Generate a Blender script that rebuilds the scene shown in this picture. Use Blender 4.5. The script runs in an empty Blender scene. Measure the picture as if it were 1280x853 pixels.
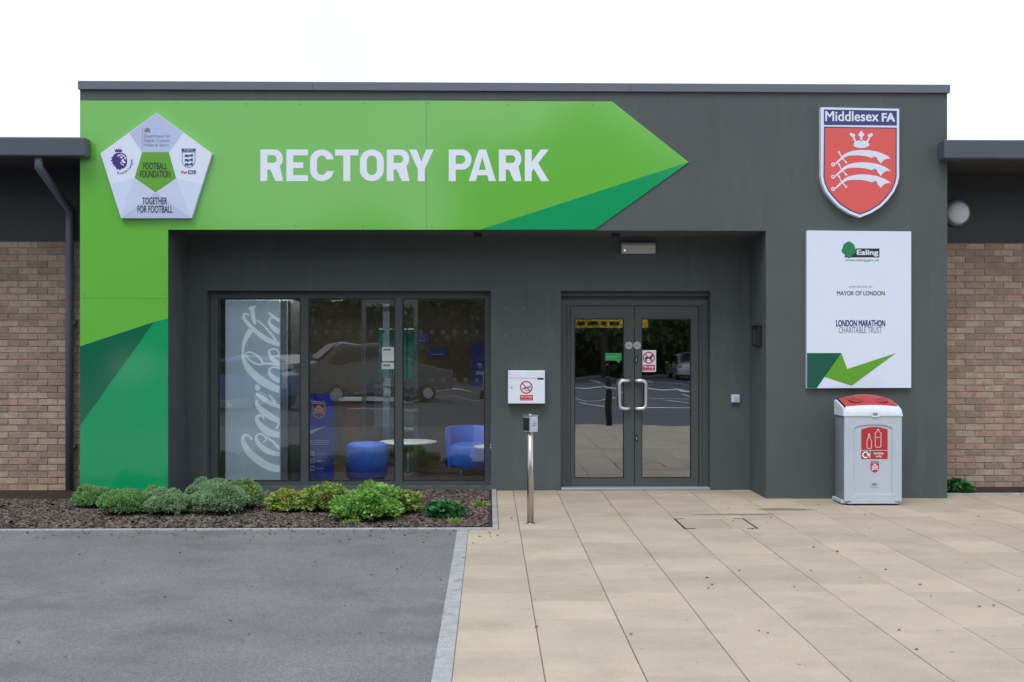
import bpy, bmesh, math, random
import numpy as np
from mathutils import Vector, Matrix
from mathutils.geometry import tessellate_polygon
R = math.radians
random.seed(7)
rng = np.random.default_rng(11)
S = bpy.context.scene
COL = S.collection
# ------------------------------------------------------------------ camera
F = 1475.0                 # focal length in photograph pixels (1280 wide)
YAW = R(1.13)
CAM = Vector((0.0, -12.7, 1.64))
HOR = 434.0
cam = bpy.data.cameras.new('camera')
cam.sensor_width = 36; cam.lens = F / 1280 * 36
cam.shift_y = (HOR - 426.5) / 1280
cam.clip_end = 800
co = bpy.data.objects.new('camera', cam); COL.objects.link(co)
co.location = CAM; co.rotation_euler = (R(90), 0, -YAW)
S.camera = co
# ------------------------------------------------------------------ sky, sun, exposure
SUN_EL, SUN_AZ = R(58), R(200)          # azimuth clockwise from +Y
w = bpy.data.worlds.new('World'); S.world = w; w.use_nodes = True
nt = w.node_tree; nt.nodes.clear()
out = nt.nodes.new('ShaderNodeOutputWorld'); bg = nt.nodes.new('ShaderNodeBackground')
sky = nt.nodes.new('ShaderNodeTexSky'); sky.sky_type = 'NISHITA'; sky.sun_disc = False
sky.sun_elevation = SUN_EL; sky.sun_rotation = SUN_AZ
sky.air_density = 1.0; sky.dust_density = 4.0; sky.ozone_density = 1.0
cl = nt.nodes.new('ShaderNodeTexNoise'); cl.inputs['Scale'].default_value = 1.6; cl.inputs['Detail'].default_value = 6
cr = nt.nodes.new('ShaderNodeValToRGB')
cr.color_ramp.elements[0].position = .3; cr.color_ramp.elements[0].color = (8.6, 9.7, 11.8, 1)
cr.color_ramp.elements[1].position = .7; cr.color_ramp.elements[1].color = (14.0, 14.8, 16.4, 1)
tc = nt.nodes.new('ShaderNodeTexCoord')
mx = nt.nodes.new('ShaderNodeMix'); mx.data_type = 'RGBA'; mx.inputs['Factor'].default_value = 0.85
nt.links.new(tc.outputs['Generated'], cl.inputs['Vector'])
nt.links.new(cl.outputs['Fac'], cr.inputs['Fac'])
nt.links.new(sky.outputs[0], mx.inputs['A']); nt.links.new(cr.outputs[0], mx.inputs['B'])
nt.links.new(mx.outputs['Result'], bg.inputs['Color'])
bg.inputs['Strength'].default_value = 0.10
nt.links.new(bg.outputs[0], out.inputs[0])
sl = bpy.data.lights.new('sun', 'SUN'); sl.energy = 1.4; sl.angle = R(26); sl.color = (1.0, .975, .94)
so = bpy.data.objects.new('sun', sl); COL.objects.link(so)
sd = Vector((math.sin(SUN_AZ) * math.cos(SUN_EL), math.cos(SUN_AZ) * math.cos(SUN_EL), math.sin(SUN_EL)))
so.rotation_euler = sd.to_track_quat('Z', 'Y').to_euler(); so.location = (0, -6, 12)
S.view_settings.view_transform = 'Standard'; S.view_settings.look = 'None'
S.view_settings.gamma = 1; S.view_settings.use_curve_mapping = False
S.view_settings.exposure = 0.0
S.render.engine = 'CYCLES'
S.cycles.max_bounces = 10; S.cycles.transparent_max_bounces = 16; S.cycles.use_denoising = True
# ------------------------------------------------------------------ helpers
FW = Vector((math.sin(YAW), math.cos(YAW), 0)); RT = Vector((math.cos(YAW), -math.sin(YAW), 0))
def at(px, py, Y):
    'photograph pixel -> (x, z) on the real plane y = Y'
    d = FW + RT * ((px - 640) / F) + Vector((0, 0, (HOR - py) / F))
    p = CAM + d * ((Y - CAM.y) / d.y)
    return (p.x, p.z)
def ground(px, py, z=0.0):
    d = FW + RT * ((px - 640) / F) + Vector((0, 0, (HOR - py) / F))
    p = CAM + d * ((z - CAM.z) / d.z)
    return (p.x, p.y)
def ats(pts, Y): return [at(a, b, Y) for a, b in pts]

def sock(n, *names):
    for k in names:
        if k in n.inputs: return n.inputs[k]
MATS = {}
def mat(name, col, rough=.6, metal=0.0, spec=.5, var=0.0, vscale=3.0, bump=0.0, bscale=40.0, col2=None, island=0.0, coat=0.0, transl=0.0, bdist=.01):
    if name in MATS: return MATS[name]
    m = bpy.data.materials.new(name); m.use_nodes = True
    t = m.node_tree; b = t.nodes['Principled BSDF']
    b.inputs['Base Color'].default_value = (*col, 1); b.inputs['Roughness'].default_value = rough
    b.inputs['Metallic'].default_value = metal; sock(b, 'Specular IOR Level').default_value = spec
    if coat: b.inputs['Coat Weight'].default_value = coat; b.inputs['Coat Roughness'].default_value = .08
    geo = t.nodes.new('ShaderNodeNewGeometry')
    src = None
    if var or col2:
        n = t.nodes.new('ShaderNodeTexNoise'); n.inputs['Scale'].default_value = vscale; n.inputs['Detail'].default_value = 5
        n.inputs['Roughness'].default_value = .62
        t.links.new(geo.outputs['Position'], n.inputs['Vector'])
        r = t.nodes.new('ShaderNodeValToRGB'); r.color_ramp.elements[0].position = .3; r.color_ramp.elements[1].position = .7
        a = tuple(c * (1 - var) for c in col); c2 = col2 or tuple(min(1, c * (1 + var)) for c in col)
        r.color_ramp.elements[0].color = (*a, 1); r.color_ramp.elements[1].color = (*c2, 1)
        t.links.new(n.outputs['Fac'], r.inputs['Fac']); src = r.outputs['Color']
    if island:
        h = t.nodes.new('ShaderNodeHueSaturation')
        mr = t.nodes.new('ShaderNodeMapRange'); mr.inputs['To Min'].default_value = 1 - island; mr.inputs['To Max'].default_value = 1 + island
        t.links.new(geo.outputs['Random Per Island'], mr.inputs['Value']); t.links.new(mr.outputs[0], h.inputs['Value'])
        mh = t.nodes.new('ShaderNodeMapRange'); mh.inputs['To Min'].default_value = .485; mh.inputs['To Max'].default_value = .515
        w_ = t.nodes.new('ShaderNodeTexWhiteNoise'); w_.noise_dimensions = '1D'
        t.links.new(geo.outputs['Random Per Island'], w_.inputs['W']); t.links.new(w_.outputs['Value'], mh.inputs['Value']); t.links.new(mh.outputs[0], h.inputs['Hue'])
        if src: t.links.new(src, h.inputs['Color'])
        else: h.inputs['Color'].default_value = (*col, 1)
        src = h.outputs['Color']
    if src: t.links.new(src, b.inputs['Base Color'])
    if bump:
        n = t.nodes.new('ShaderNodeTexNoise'); n.inputs['Scale'].default_value = bscale; n.inputs['Detail'].default_value = 4
        t.links.new(geo.outputs['Position'], n.inputs['Vector'])
        bp = t.nodes.new('ShaderNodeBump'); bp.inputs['Strength'].default_value = bump; bp.inputs['Distance'].default_value = bdist
        t.links.new(n.outputs['Fac'], bp.inputs['Height']); t.links.new(bp.outputs[0], b.inputs['Normal'])
    if transl:
        tr = t.nodes.new('ShaderNodeBsdfTranslucent'); ms = t.nodes.new('ShaderNodeMixShader'); ms.inputs[0].default_value = transl
        if src: t.links.new(src, tr.inputs['Color'])
        else: tr.inputs['Color'].default_value = (*col, 1)
        t.links.new(b.outputs[0], ms.inputs[1]); t.links.new(tr.outputs[0], ms.inputs[2])
        t.links.new(ms.outputs[0], t.nodes['Material Output'].inputs['Surface'])
    MATS[name] = m; return m
def glass(name, refl, tint):
    m = bpy.data.materials.new(name); m.use_nodes = True; t = m.node_tree; t.nodes.clear()
    o = t.nodes.new('ShaderNodeOutputMaterial'); ms = t.nodes.new('ShaderNodeMixShader')
    tr = t.nodes.new('ShaderNodeBsdfTransparent'); gl = t.nodes.new('ShaderNodeBsdfGlossy')
    tr.inputs['Color'].default_value = (*tint, 1); gl.inputs['Roughness'].default_value = 0.0; gl.inputs['Color'].default_value = (.93, .96, 1, 1)
    fr = t.nodes.new('ShaderNodeFresnel'); fr.inputs['IOR'].default_value = 1.5
    ad = t.nodes.new('ShaderNodeMath'); ad.operation = 'ADD'; ad.inputs[1].default_value = refl; ad.use_clamp = True
    n = t.nodes.new('ShaderNodeTexNoise'); n.inputs['Scale'].default_value = 1.6; n.inputs['Detail'].default_value = 1
    g = t.nodes.new('ShaderNodeNewGeometry'); t.links.new(g.outputs['Position'], n.inputs['Vector'])
    bp = t.nodes.new('ShaderNodeBump'); bp.inputs['Strength'].default_value = .09; bp.inputs['Distance'].default_value = .02
    t.links.new(n.outputs['Fac'], bp.inputs['Height']); t.links.new(bp.outputs[0], gl.inputs['Normal'])
    t.links.new(fr.outputs[0], ad.inputs[0]); t.links.new(ad.outputs[0], ms.inputs[0])
    t.links.new(tr.outputs[0], ms.inputs[1]); t.links.new(gl.outputs[0], ms.inputs[2]); t.links.new(ms.outputs[0], o.inputs['Surface'])
    MATS[name] = m; return m

# ---- mesh building
def NB(): return bmesh.new()
def box(bm, x0, x1, y0, y1, z0, z1, bev=0.0, seg=1, rot=0.0, piv=None):
    r = bmesh.ops.create_cube(bm, size=1.0)
    vs = r['verts']
    M = Matrix.Translation(((x0 + x1) / 2, (y0 + y1) / 2, (z0 + z1) / 2)) @ Matrix.Diagonal((abs(x1 - x0), abs(y1 - y0), abs(z1 - z0), 1))
    bmesh.ops.transform(bm, matrix=M, verts=vs)
    if bev:
        es = list({e for v in vs for e in v.link_edges})
        q = bmesh.ops.bevel(bm, geom=es, offset=bev, segments=seg, profile=.5, affect='EDGES')
        vs = list({v for f in q['faces'] for v in f.verts} | {v for v in vs if v.is_valid})
    if rot:
        p = Vector(piv) if piv else Vector(((x0 + x1) / 2, (y0 + y1) / 2, 0))
        bmesh.ops.transform(bm, matrix=Matrix.Translation(p) @ Matrix.Rotation(rot, 4, 'Z') @ Matrix.Translation(-p), verts=vs)
    return vs
def prism(bm, polys, y0, y1, axis='y'):
    'polys: [outer, hole, ...] in (x, z); solid between y0 and y1'
    flat = [p for poly in polys for p in poly]
    tris = tessellate_polygon([[Vector((p[0], p[1], 0)) for p in poly] for poly in polys])
    def mk_(p, y): return bm.verts.new((p[0], y, p[1]) if axis == 'y' else (p[0], p[1], y))
    A = [mk_(p, y0) for p in flat]; B = [mk_(p, y1) for p in flat]
    fs = []
    for t in tris:
        if len(set(t)) < 3: continue
        try:
            fs.append(bm.faces.new([A[i] for i in t])); fs.append(bm.faces.new([B[i] for i in reversed(t)]))
        except ValueError: pass
    k = 0
    for poly in polys:
        n = len(poly)
        for i in range(n):
            a, b = k + i, k + (i + 1) % n
            try: fs.append(bm.faces.new((A[a], A[b], B[b], B[a])))
            except ValueError: pass
        k += n
    bmesh.ops.recalc_face_normals(bm, faces=fs)
def tube(bm, pts, r, seg=12, caps=True, radii=None):
    pts = [Vector(p) for p in pts]; rings = []
    up = Vector((0, 0, 1)); n = len(pts)
    prev = None
    for i, p in enumerate(pts):
        d = (pts[min(i + 1, n - 1)] - pts[max(i - 1, 0)]).normalized()
        if prev is None:
            a = d.cross(up);
            if a.length < .05: a = d.cross(Vector((1, 0, 0)))
            a.normalize()
        else:
            a = (prev - d * prev.dot(d)).normalized()
        prev = a; b = d.cross(a)
        rr = radii[i] if radii else r
        rings.append([bm.verts.new(p + (a * math.cos(2 * math.pi * k / seg) + b * math.sin(2 * math.pi * k / seg)) * rr) for k in range(seg)])
    fs = []
    for i in range(n - 1):
        for k in range(seg):
            f = bm.faces.new((rings[i][k], rings[i][(k + 1) % seg], rings[i + 1][(k + 1) % seg], rings[i + 1][k])); f.smooth = True; fs.append(f)
    if caps: fs.append(bm.faces.new(rings[0][::-1])); fs.append(bm.faces.new(rings[-1]))
    bmesh.ops.recalc_face_normals(bm, faces=fs)
def lathe(bm, cx, cy, prof, seg=28):
    rings = []
    for r, z in prof:
        rings.append([bm.verts.new((cx + r * math.cos(2 * math.pi * k / seg), cy + r * math.sin(2 * math.pi * k / seg), z)) for k in range(seg)])
    fs = []
    for i in range(len(prof) - 1):
        for k in range(seg):
            f = bm.faces.new((rings[i][k], rings[i][(k + 1) % seg], rings[i + 1][(k + 1) % seg], rings[i + 1][k])); f.smooth = True; fs.append(f)
    fs.append(bm.faces.new(rings[0][::-1])); fs.append(bm.faces.new(rings[-1]))
    bmesh.ops.recalc_face_normals(bm, faces=fs)
def circ(cx, cy, r, n=28, ry=None): return [(cx + r * math.cos(2 * math.pi * k / n), cy + (ry or r) * math.sin(2 * math.pi * k / n)) for k in range(n)]
def ribbon(pts, wd):
    'outline polygon of a stroke; wd = width or list'
    n = len(pts); L = []; Rr = []
    for i, p in enumerate(pts):
        a = pts[max(i - 1, 0)]; b = pts[min(i + 1, n - 1)]
        dx, dy = b[0] - a[0], b[1] - a[1]; l = math.hypot(dx, dy) or 1
        h = (wd[i] if isinstance(wd, (list, tuple)) else wd) / 2
        L.append((p[0] - dy / l * h, p[1] + dx / l * h)); Rr.append((p[0] + dy / l * h, p[1] - dx / l * h))
    return L + Rr[::-1]
def spline(pts, k=6):
    'Catmull-Rom through tuples of any length'
    o = []; n = len(pts)
    for i in range(n - 1):
        p0, p1, p2, p3 = pts[max(i - 1, 0)], pts[i], pts[i + 1], pts[min(i + 2, n - 1)]
        for j in range(k):
            t = j / k
            o.append(tuple(.5 * (2 * b + (c - a) * t + (2 * a - 5 * b + 4 * c - d) * t * t + (3 * b - a - 3 * c + d) * t ** 3) for a, b, c, d in zip(p0, p1, p2, p3)))
    o.append(tuple(pts[-1])); return o
def rrect(x0, x1, y0, y1, r, n=4):
    o = []
    for cx, cy, a in ((x1 - r, y1 - r, 0), (x0 + r, y1 - r, 90), (x0 + r, y0 + r, 180), (x1 - r, y0 + r, 270)):
        for k in range(n + 1): o.append((cx + r * math.cos(R(a + 90 * k / n)), cy + r * math.sin(R(a + 90 * k / n))))
    return o
def inset(poly, d):
    n = len(poly); A = sum(poly[i][0] * poly[(i + 1) % n][1] - poly[(i + 1) % n][0] * poly[i][1] for i in range(n)); s = 1 if A > 0 else -1
    o = []
    for i in range(n):
        a, b, c = poly[i - 1], poly[i], poly[(i + 1) % n]
        u = Vector((b[0] - a[0], b[1] - a[1])).normalized(); v = Vector((c[0] - b[0], c[1] - b[1])).normalized()
        n1 = Vector((-u.y, u.x)) * s; n2 = Vector((-v.y, v.x)) * s; m = (n1 + n2).normalized()
        k = d / max(.3, m.dot(n1)); o.append((b[0] + m.x * k, b[1] + m.y * k))
    return o

# ---- objects
def wl(o):
    p = Vector((0, 0, 0))
    while o: p += o.location; o = o.parent
    return p
def mk(name, bm, m, parent=None, smooth=False, label=None, kind=None, angle=None):
    if isinstance(bm, bpy.types.Mesh): me = bm
    else:
        me = bpy.data.meshes.new(name); bm.to_mesh(me); bm.free()
    if not me.materials: me.materials.append(m)
    if smooth or angle:
        for p in me.polygons: p.use_smooth = True
        if angle: me.set_sharp_from_angle(angle=R(angle))
    o = bpy.data.objects.new(name, me); COL.objects.link(o)
    if parent is not None:
        o.parent = parent; o.location = -wl(parent)
    if label: o['label'] = label
    if kind: o['kind'] = kind
    return o
def thing(name, label, cat, loc=(0, 0, 0), group=None):
    o = bpy.data.objects.new(name, None); COL.objects.link(o); o.location = loc; o.empty_display_size = .1
    o['label'] = label; o['category'] = cat
    if group: o['group'] = group
    return o
def tag(o, label, cat, group=None):
    o['label'] = label; o['category'] = cat
    if group: o['group'] = group
    return o
def pbox(name, m, parent, *a, **k):
    bm = NB(); box(bm, *a, **k); return mk(name, bm, m, parent)
def pfill(name, m, parent, polys, Y, d=.0015, y1=None):
    'flat piece: outlines in photograph pixels laid on plane y = Y, proud by d towards the viewer'
    bm = NB(); prism(bm, [ats(p, Y) for p in polys], Y - d, y1 if y1 is not None else Y + .0005); return mk(name, bm, m, parent)
def pfills(name, m, parent, items, Y, d=.0015):
    bm = NB()
    for polys in items: prism(bm, [ats(p, Y) for p in polys], Y - d, Y + .0005)
    return mk(name, bm, m, parent)
_fc = {}
def glyph_mesh(body, bold=0.0, space=1.0):
    cu = bpy.data.curves.new('lettering', 'FONT'); cu.body = body; cu.size = 1; cu.offset = bold; cu.space_character = space; cu.resolution_u = 3
    o = bpy.data.objects.new('lettering', cu); COL.objects.link(o)
    dg = bpy.context.evaluated_depsgraph_get(); me = bpy.data.meshes.new_from_object(o.evaluated_get(dg))
    bpy.data.objects.remove(o); bpy.data.curves.remove(cu)
    return me
def text(body, x0, x1, ytop, ybot, Y, m, parent, bold=0.0, d=.002, name='lettering', space=1.0, ang=None):
    'lettering fitted to a pixel box on plane y = Y (ytop, ybot bound the ink)'
    me = glyph_mesh(body, 0, space)
    if bold > 0:
        b2 = NB()
        for k, (dx, dy) in enumerate(((0, 0), (-bold, -bold), (bold, -bold), (-bold, bold), (bold, bold))):
            q = me.copy(); q.transform(Matrix.Translation((dx, dy * .7, k * .004))); b2.from_mesh(q); bpy.data.meshes.remove(q)
        bpy.data.meshes.remove(me); me = bpy.data.meshes.new(name); b2.to_mesh(me); b2.free()
    n = len(me.vertices); c = np.zeros(n * 3); me.vertices.foreach_get('co', c); c = c.reshape(-1, 3)
    mn, mxx = c.min(0), c.max(0)
    a = at(x0, ybot, Y); b = at(x1, ytop, Y)
    c[:, 0] = a[0] + (c[:, 0] - mn[0]) / (mxx[0] - mn[0]) * (b[0] - a[0])
    z = a[1] + (c[:, 1] - mn[1]) / (mxx[1] - mn[1]) * (b[1] - a[1])
    c[:, 1] = Y - d - c[:, 2] * .03; c[:, 2] = z
    me.vertices.foreach_set('co', c.reshape(-1)); me.name = name; me.update()
    return mk(name, me, m, parent)
def copy_tree(o, parent=None):
    c = o.copy(); COL.objects.link(c); c.parent = parent
    for ch in list(o.children): copy_tree(ch, c)
    return c
def np_mesh(name, V, Fq):
    me = bpy.data.meshes.new(name); nv, nf, k = len(V), len(Fq), Fq.shape[1]
    me.vertices.add(nv); me.vertices.foreach_set('co', V.astype(np.float32).reshape(-1))
    me.loops.add(nf * k); me.loops.foreach_set('vertex_index', Fq.astype(np.int32).reshape(-1))
    me.polygons.add(nf); me.polygons.foreach_set('loop_start', np.arange(0, nf * k, k, dtype=np.int32)); me.polygons.foreach_set('loop_total', np.full(nf, k, dtype=np.int32))
    me.update(calc_edges=True); return me

# ------------------------------------------------------------------ materials
M_wall = mat('grey_render', (.078, .094, .094), .75, var=.07, vscale=1.6, bump=.12, bscale=160, bdist=.003)
M_cop = mat('coping_metal', (.13, .15, .185), .38, spec=.5, var=.05, vscale=2)
M_frame = mat('grey_powder_coat', (.066, .078, .078), .42, spec=.45, var=.05, vscale=5)
M_lg = mat('light_green_panel', (.145, .49, .06), .1, spec=1.0, var=.03, vscale=.8, bump=.035, bscale=.9, bdist=.05)
M_mg = mat('mid_green_panel', (.008, .325, .115), .1, spec=1.0, var=.03, vscale=.8, bump=.035, bscale=.9, bdist=.05)
M_dg = mat('dark_green_panel', (.006, .135, .068), .1, spec=1.0, var=.03, vscale=.8, bump=.035, bscale=.9, bdist=.05)
M_white = mat('white_paint', (.78, .83, .92), .4, var=.02, vscale=4)
M_sign = mat('white_sign_face', (.71, .785, .92), .3, var=.015, vscale=3)
M_signg = mat('pale_grey_sign_face', (.47, .55, .76), .3, var=.02, vscale=6)
M_signg2 = mat('light_grey_sign_face', (.57, .65, .84), .3, var=.02, vscale=6)
M_black = mat('black_plastic', (.012, .013, .015), .45)
M_ink = mat('dark_ink', (.02, .022, .035), .5)
M_greyink = mat('grey_ink', (.2, .2, .24), .5)
M_navy = mat('navy_ink', (.045, .055, .2), .45)
M_indigo = mat('indigo_ink', (.03, .022, .17), .45)
M_purple = mat('purple_ink', (.06, .022, .2), .45)
M_red = mat('red_vinyl', (.74, .11, .1), .35, var=.02, vscale=3)
M_redlid = mat('red_plastic', (.42, .035, .042), .42, var=.1, vscale=14)
M_sred = mat('sign_red', (.55, .03, .04), .4)
M_logog = mat('logo_green', (.02, .22, .09), .4)
M_sdg = mat('sign_dark_green', (.008, .1, .065), .35)
M_slg = mat('sign_light_green', (.12, .37, .03), .35)
M_steel = mat('brushed_steel', (.5, .47, .43), .3, metal=1, bump=.1, bscale=300, bdist=.001)
M_alu = mat('satin_aluminium', (.72, .74, .77), .28, metal=.85)
M_binb = mat('grey_bin_plastic', (.47, .53, .6), .4, var=.05, vscale=5, bump=.05, bscale=200, bdist=.002)
M_binh = mat('white_bin_hood', (.68, .74, .82), .38, var=.06, vscale=9)
M_bins = mat('dark_grey_bin_side', (.2, .22, .25), .45, var=.06, vscale=6)
M_tar = mat('tarmac', (.165, .163, .162), .85, var=.16, vscale=1.3, bump=.35, bscale=240, bdist=.004)
M_road = mat('road_asphalt', (.075, .078, .09), .85, var=.15, vscale=.4, bump=.3, bscale=120, bdist=.004)
M_conc = mat('edging_concrete', (.36, .36, .36), .85, var=.2, vscale=9, bump=.3, bscale=90, bdist=.004)
M_soil = mat('bark_soil', (.035, .022, .016), .95, var=.3, vscale=14, bump=.8, bscale=30, bdist=.03)
M_paint = mat('road_paint', (.62, .62, .62), .7, var=.1, vscale=6)
def grain(m, scale, lo, hi):
    'fine aggregate speckle multiplied into the base colour'
    t = m.node_tree; b = t.nodes['Principled BSDF']; src = b.inputs['Base Color'].links[0].from_socket
    g = t.nodes.new('ShaderNodeNewGeometry'); v = t.nodes.new('ShaderNodeTexVoronoi'); v.inputs['Scale'].default_value = scale; t.links.new(g.outputs['Position'], v.inputs['Vector'])
    h = t.nodes.new('ShaderNodeHueSaturation'); mr = t.nodes.new('ShaderNodeMapRange'); mr.inputs['To Min'].default_value = lo; mr.inputs['To Max'].default_value = hi
    sp = t.nodes.new('ShaderNodeSeparateColor'); t.links.new(v.outputs['Color'], sp.inputs[0]); t.links.new(sp.outputs[0], mr.inputs['Value']); t.links.new(mr.outputs[0], h.inputs['Value'])
    t.links.new(src, h.inputs['Color']); t.links.new(h.outputs[0], b.inputs['Base Color'])
def patches(m, scale, lo, hi, colr, amt, squash=(1, 1, 1), off=0.0):
    'irregular stains: noise above a threshold tints the base colour'
    t = m.node_tree; b = t.nodes['Principled BSDF']; src = b.inputs['Base Color'].links[0].from_socket
    g = t.nodes.new('ShaderNodeNewGeometry'); mp = t.nodes.new('ShaderNodeMapping'); mp.inputs['Scale'].default_value = squash; mp.inputs['Location'].default_value = (off, off, off); t.links.new(g.outputs['Position'], mp.inputs['Vector'])
    n = t.nodes.new('ShaderNodeTexNoise'); n.inputs['Scale'].default_value = scale; n.inputs['Detail'].default_value = 6; n.inputs['Roughness'].default_value = .65; t.links.new(mp.outputs[0], n.inputs['Vector'])
    mr = t.nodes.new('ShaderNodeMapRange'); mr.inputs['From Min'].default_value = lo; mr.inputs['From Max'].default_value = hi; mr.inputs['To Max'].default_value = amt; t.links.new(n.outputs['Fac'], mr.inputs['Value'])
    mm = t.nodes.new('ShaderNodeMix'); mm.data_type = 'RGBA'; t.links.new(mr.outputs[0], mm.inputs['Factor']); t.links.new(src, mm.inputs['A']); mm.inputs['B'].default_value = (*colr, 1)
    t.links.new(mm.outputs['Result'], b.inputs['Base Color'])
grain(M_tar, 130, .72, 1.3); patches(M_tar, 1.1, .56, .64, (.1, .098, .096), .45); patches(M_tar, .5, .58, .68, (.22, .215, .205), .5, off=4); patches(M_tar, 7, .7, .74, (.03, .03, .03), .7)
grain(M_conc, 160, .8, 1.2); patches(M_conc, 6, .55, .7, (.17, .17, .15), .6)
patches(M_wall, 2.2, .54, .72, (.108, .12, .116), .6, (2.2, 2.2, .35)); patches(M_wall, 3, .6, .72, (.055, .067, .066), .65, (3, 3, .22), 7); patches(M_wall, 18, .7, .76, (.15, .16, .155), .3)
grain(M_road, 60, .8, 1.2)
G_win = glass('window_glass', .06, (.93, .96, .95)); G_door = glass('door_glass', .2, (.85, .88, .87))
# ================================================================== GROUND
def struct(name, bm, m, parent=None):
    o = mk(name, bm, m, parent); o['kind'] = 'structure'; return o
YW = 0.8                       # recessed wall plane
XE = ground(622, 640)[0]       # right outer edge of the bed edging
XP = ground(578, 665)[0]       # tarmac / paving edge
YB = ground(600, 661)[1]       # front edge of the planting bed
YK = -10.1                     # kerb to the car park
bm = NB(); prism(bm, [[(-400, -400), (400, -400), (400, 300), (-400, 300)]], -.35, -.14, axis='z'); struct('ground', bm, mat('rough_grass', (.05, .08, .03), .95, var=.3, vscale=.7))
bm = NB(); prism(bm, [[(-60, YK - .125), (-60, -70), (60, -70), (60, YK - .125)]], -.139, -.12, axis='z'); struct('car_park_road', bm, M_road)
bm = NB(); prism(bm, [[(-30, YB - .052), (-30, YK), (XP - .05, YK), (XP - .05, YB - .052)]], -.119, -.004, axis='z'); tarm = struct('tarmac_path', bm, M_tar)
bm = NB()
for k in range(66):
    box(bm, -30 + k * .915, -30 + k * .915 + .908, YK - .125, YK - .002, -.25, -.002 if -30 + k * .915 > XP else -.09, bev=.012)
struct('kerb', bm, M_conc)
# road paint: parking bays that the doors mirror
bm = NB()
for k in range(-6, 9):
    box(bm, k * 2.5 - .05, k * 2.5 + .05, -31, -26.2, -.1195, -.1155)
box(bm, -16, 20.5, -26.2, -26.0, -.1195, -.1155)
for k in range(-8, 10): box(bm, k * 4, k * 4 + 2, -19.2, -18.85, -.1195, -.1155)
for k in range(-5, 8):
    box(bm, k * 3.1, k * 3.1 + 1.5, -34.3, -33.7, -.1195, -.1155)
    prism(bm, [[(k * 3.1 + 1.6, -35.2), (k * 3.1 + 2.5, -34), (k * 3.1 + 1.6, -32.8)]], -.1195, -.1155, axis='z')
    prism(bm, [[(k * 2.9, -24.5), (k * 2.9 + .14, -24.5), (k * 2.9 + .9, -21.5), (k * 2.9 + .76, -21.5)]], -.1195, -.1155, axis='z')
for k in range(-6, 9): box(bm, k * 2.5 - .05, k * 2.5 + .05, -44, -39.2, -.1195, -.1155)
box(bm, -16, 20.5, -39.15, -39.05, -.1195, -.1155)
struct('road_marking', bm, M_paint)
# sandstone slabs, half bonded, each a piece
m = mat('sand_paving', (.45, .38, .285), .82, var=.1, vscale=2.2, bump=.25, bscale=110, bdist=.003)
t = m.node_tree; b = t.nodes['Principled BSDF']; src = b.inputs['Base Color'].links[0].from_socket
oi = t.nodes.new('ShaderNodeObjectInfo'); mr = t.nodes.new('ShaderNodeMapRange'); mr.inputs['To Min'].default_value = .9; mr.inputs['To Max'].default_value = 1.08
hs = t.nodes.new('ShaderNodeHueSaturation'); t.links.new(oi.outputs['Random'], mr.inputs['Value']); t.links.new(mr.outputs[0], hs.inputs['Value']); t.links.new(src, hs.inputs['Color'])
# brown spill beside the corner of the recess, and small scattered dirt specks
gp = t.nodes.new('ShaderNodeNewGeometry')
def stain(cx, cy, rx, ry, prev, colr, amt):
    mp = t.nodes.new('ShaderNodeMapping'); mp.vector_type = 'TEXTURE'; mp.inputs['Location'].default_value = (cx, cy, 0); mp.inputs['Scale'].default_value = (rx, ry, 1)
    nz = t.nodes.new('ShaderNodeTexNoise'); nz.inputs['Scale'].default_value = 3.2; nz.inputs['Detail'].default_value = 4; t.links.new(gp.outputs['Position'], nz.inputs['Vector'])
    sb = t.nodes.new('ShaderNodeVectorMath'); sb.operation = 'MULTIPLY_ADD'; sb.inputs[1].default_value = (.24, .16, 0); sb.inputs[2].default_value = (-.12, -.08, 0)
    t.links.new(nz.outputs['Color'], sb.inputs[0])
    av = t.nodes.new('ShaderNodeVectorMath'); t.links.new(gp.outputs['Position'], av.inputs[0]); t.links.new(sb.outputs[0], av.inputs[1]); t.links.new(av.outputs[0], mp.inputs['Vector'])
    fl = t.nodes.new('ShaderNodeVectorMath'); fl.operation = 'MULTIPLY'; fl.inputs[1].default_value = (1, 1, 0); t.links.new(mp.outputs[0], fl.inputs[0])
    ln = t.nodes.new('ShaderNodeVectorMath'); ln.operation = 'LENGTH'; t.links.new(fl.outputs[0], ln.inputs[0])
    rp = t.nodes.new('ShaderNodeMapRange'); rp.inputs['From Min'].default_value = 1.0; rp.inputs['From Max'].default_value = .7; rp.inputs['To Max'].default_value = amt
    t.links.new(ln.outputs['Value'], rp.inputs['Value'])
    mm = t.nodes.new('ShaderNodeMix'); mm.data_type = 'RGBA'; t.links.new(rp.outputs[0], mm.inputs['Factor']); t.links.new(prev, mm.inputs['A']); mm.inputs['B'].default_value = (*colr, 1)
    return mm.outputs['Result']
s1 = ground(978, 637); s2 = ground(925, 643)
c_ = stain(s1[0], s1[1], .34, .13, hs.outputs[0], (.19, .13, .075), .8)
c_ = stain(s2[0] - .05, s2[1], .5, .07, c_, (.19, .13, .075), .7)
nz = t.nodes.new('ShaderNodeTexNoise'); nz.inputs['Scale'].default_value = 9; nz.inputs['Detail'].default_value = 2; t.links.new(gp.outputs['Position'], nz.inputs['Vector'])
rp = t.nodes.new('ShaderNodeMapRange'); rp.inputs['From Min'].default_value = .72; rp.inputs['From Max'].default_value = .78; rp.inputs['To Max'].default_value = .5; t.links.new(nz.outputs['Fac'], rp.inputs['Value'])
mm = t.nodes.new('ShaderNodeMix'); mm.data_type = 'RGBA'; t.links.new(rp.outputs[0], mm.inputs['Factor']); t.links.new(c_, mm.inputs['A']); mm.inputs['B'].default_value = (.1, .085, .065, 1)
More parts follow.
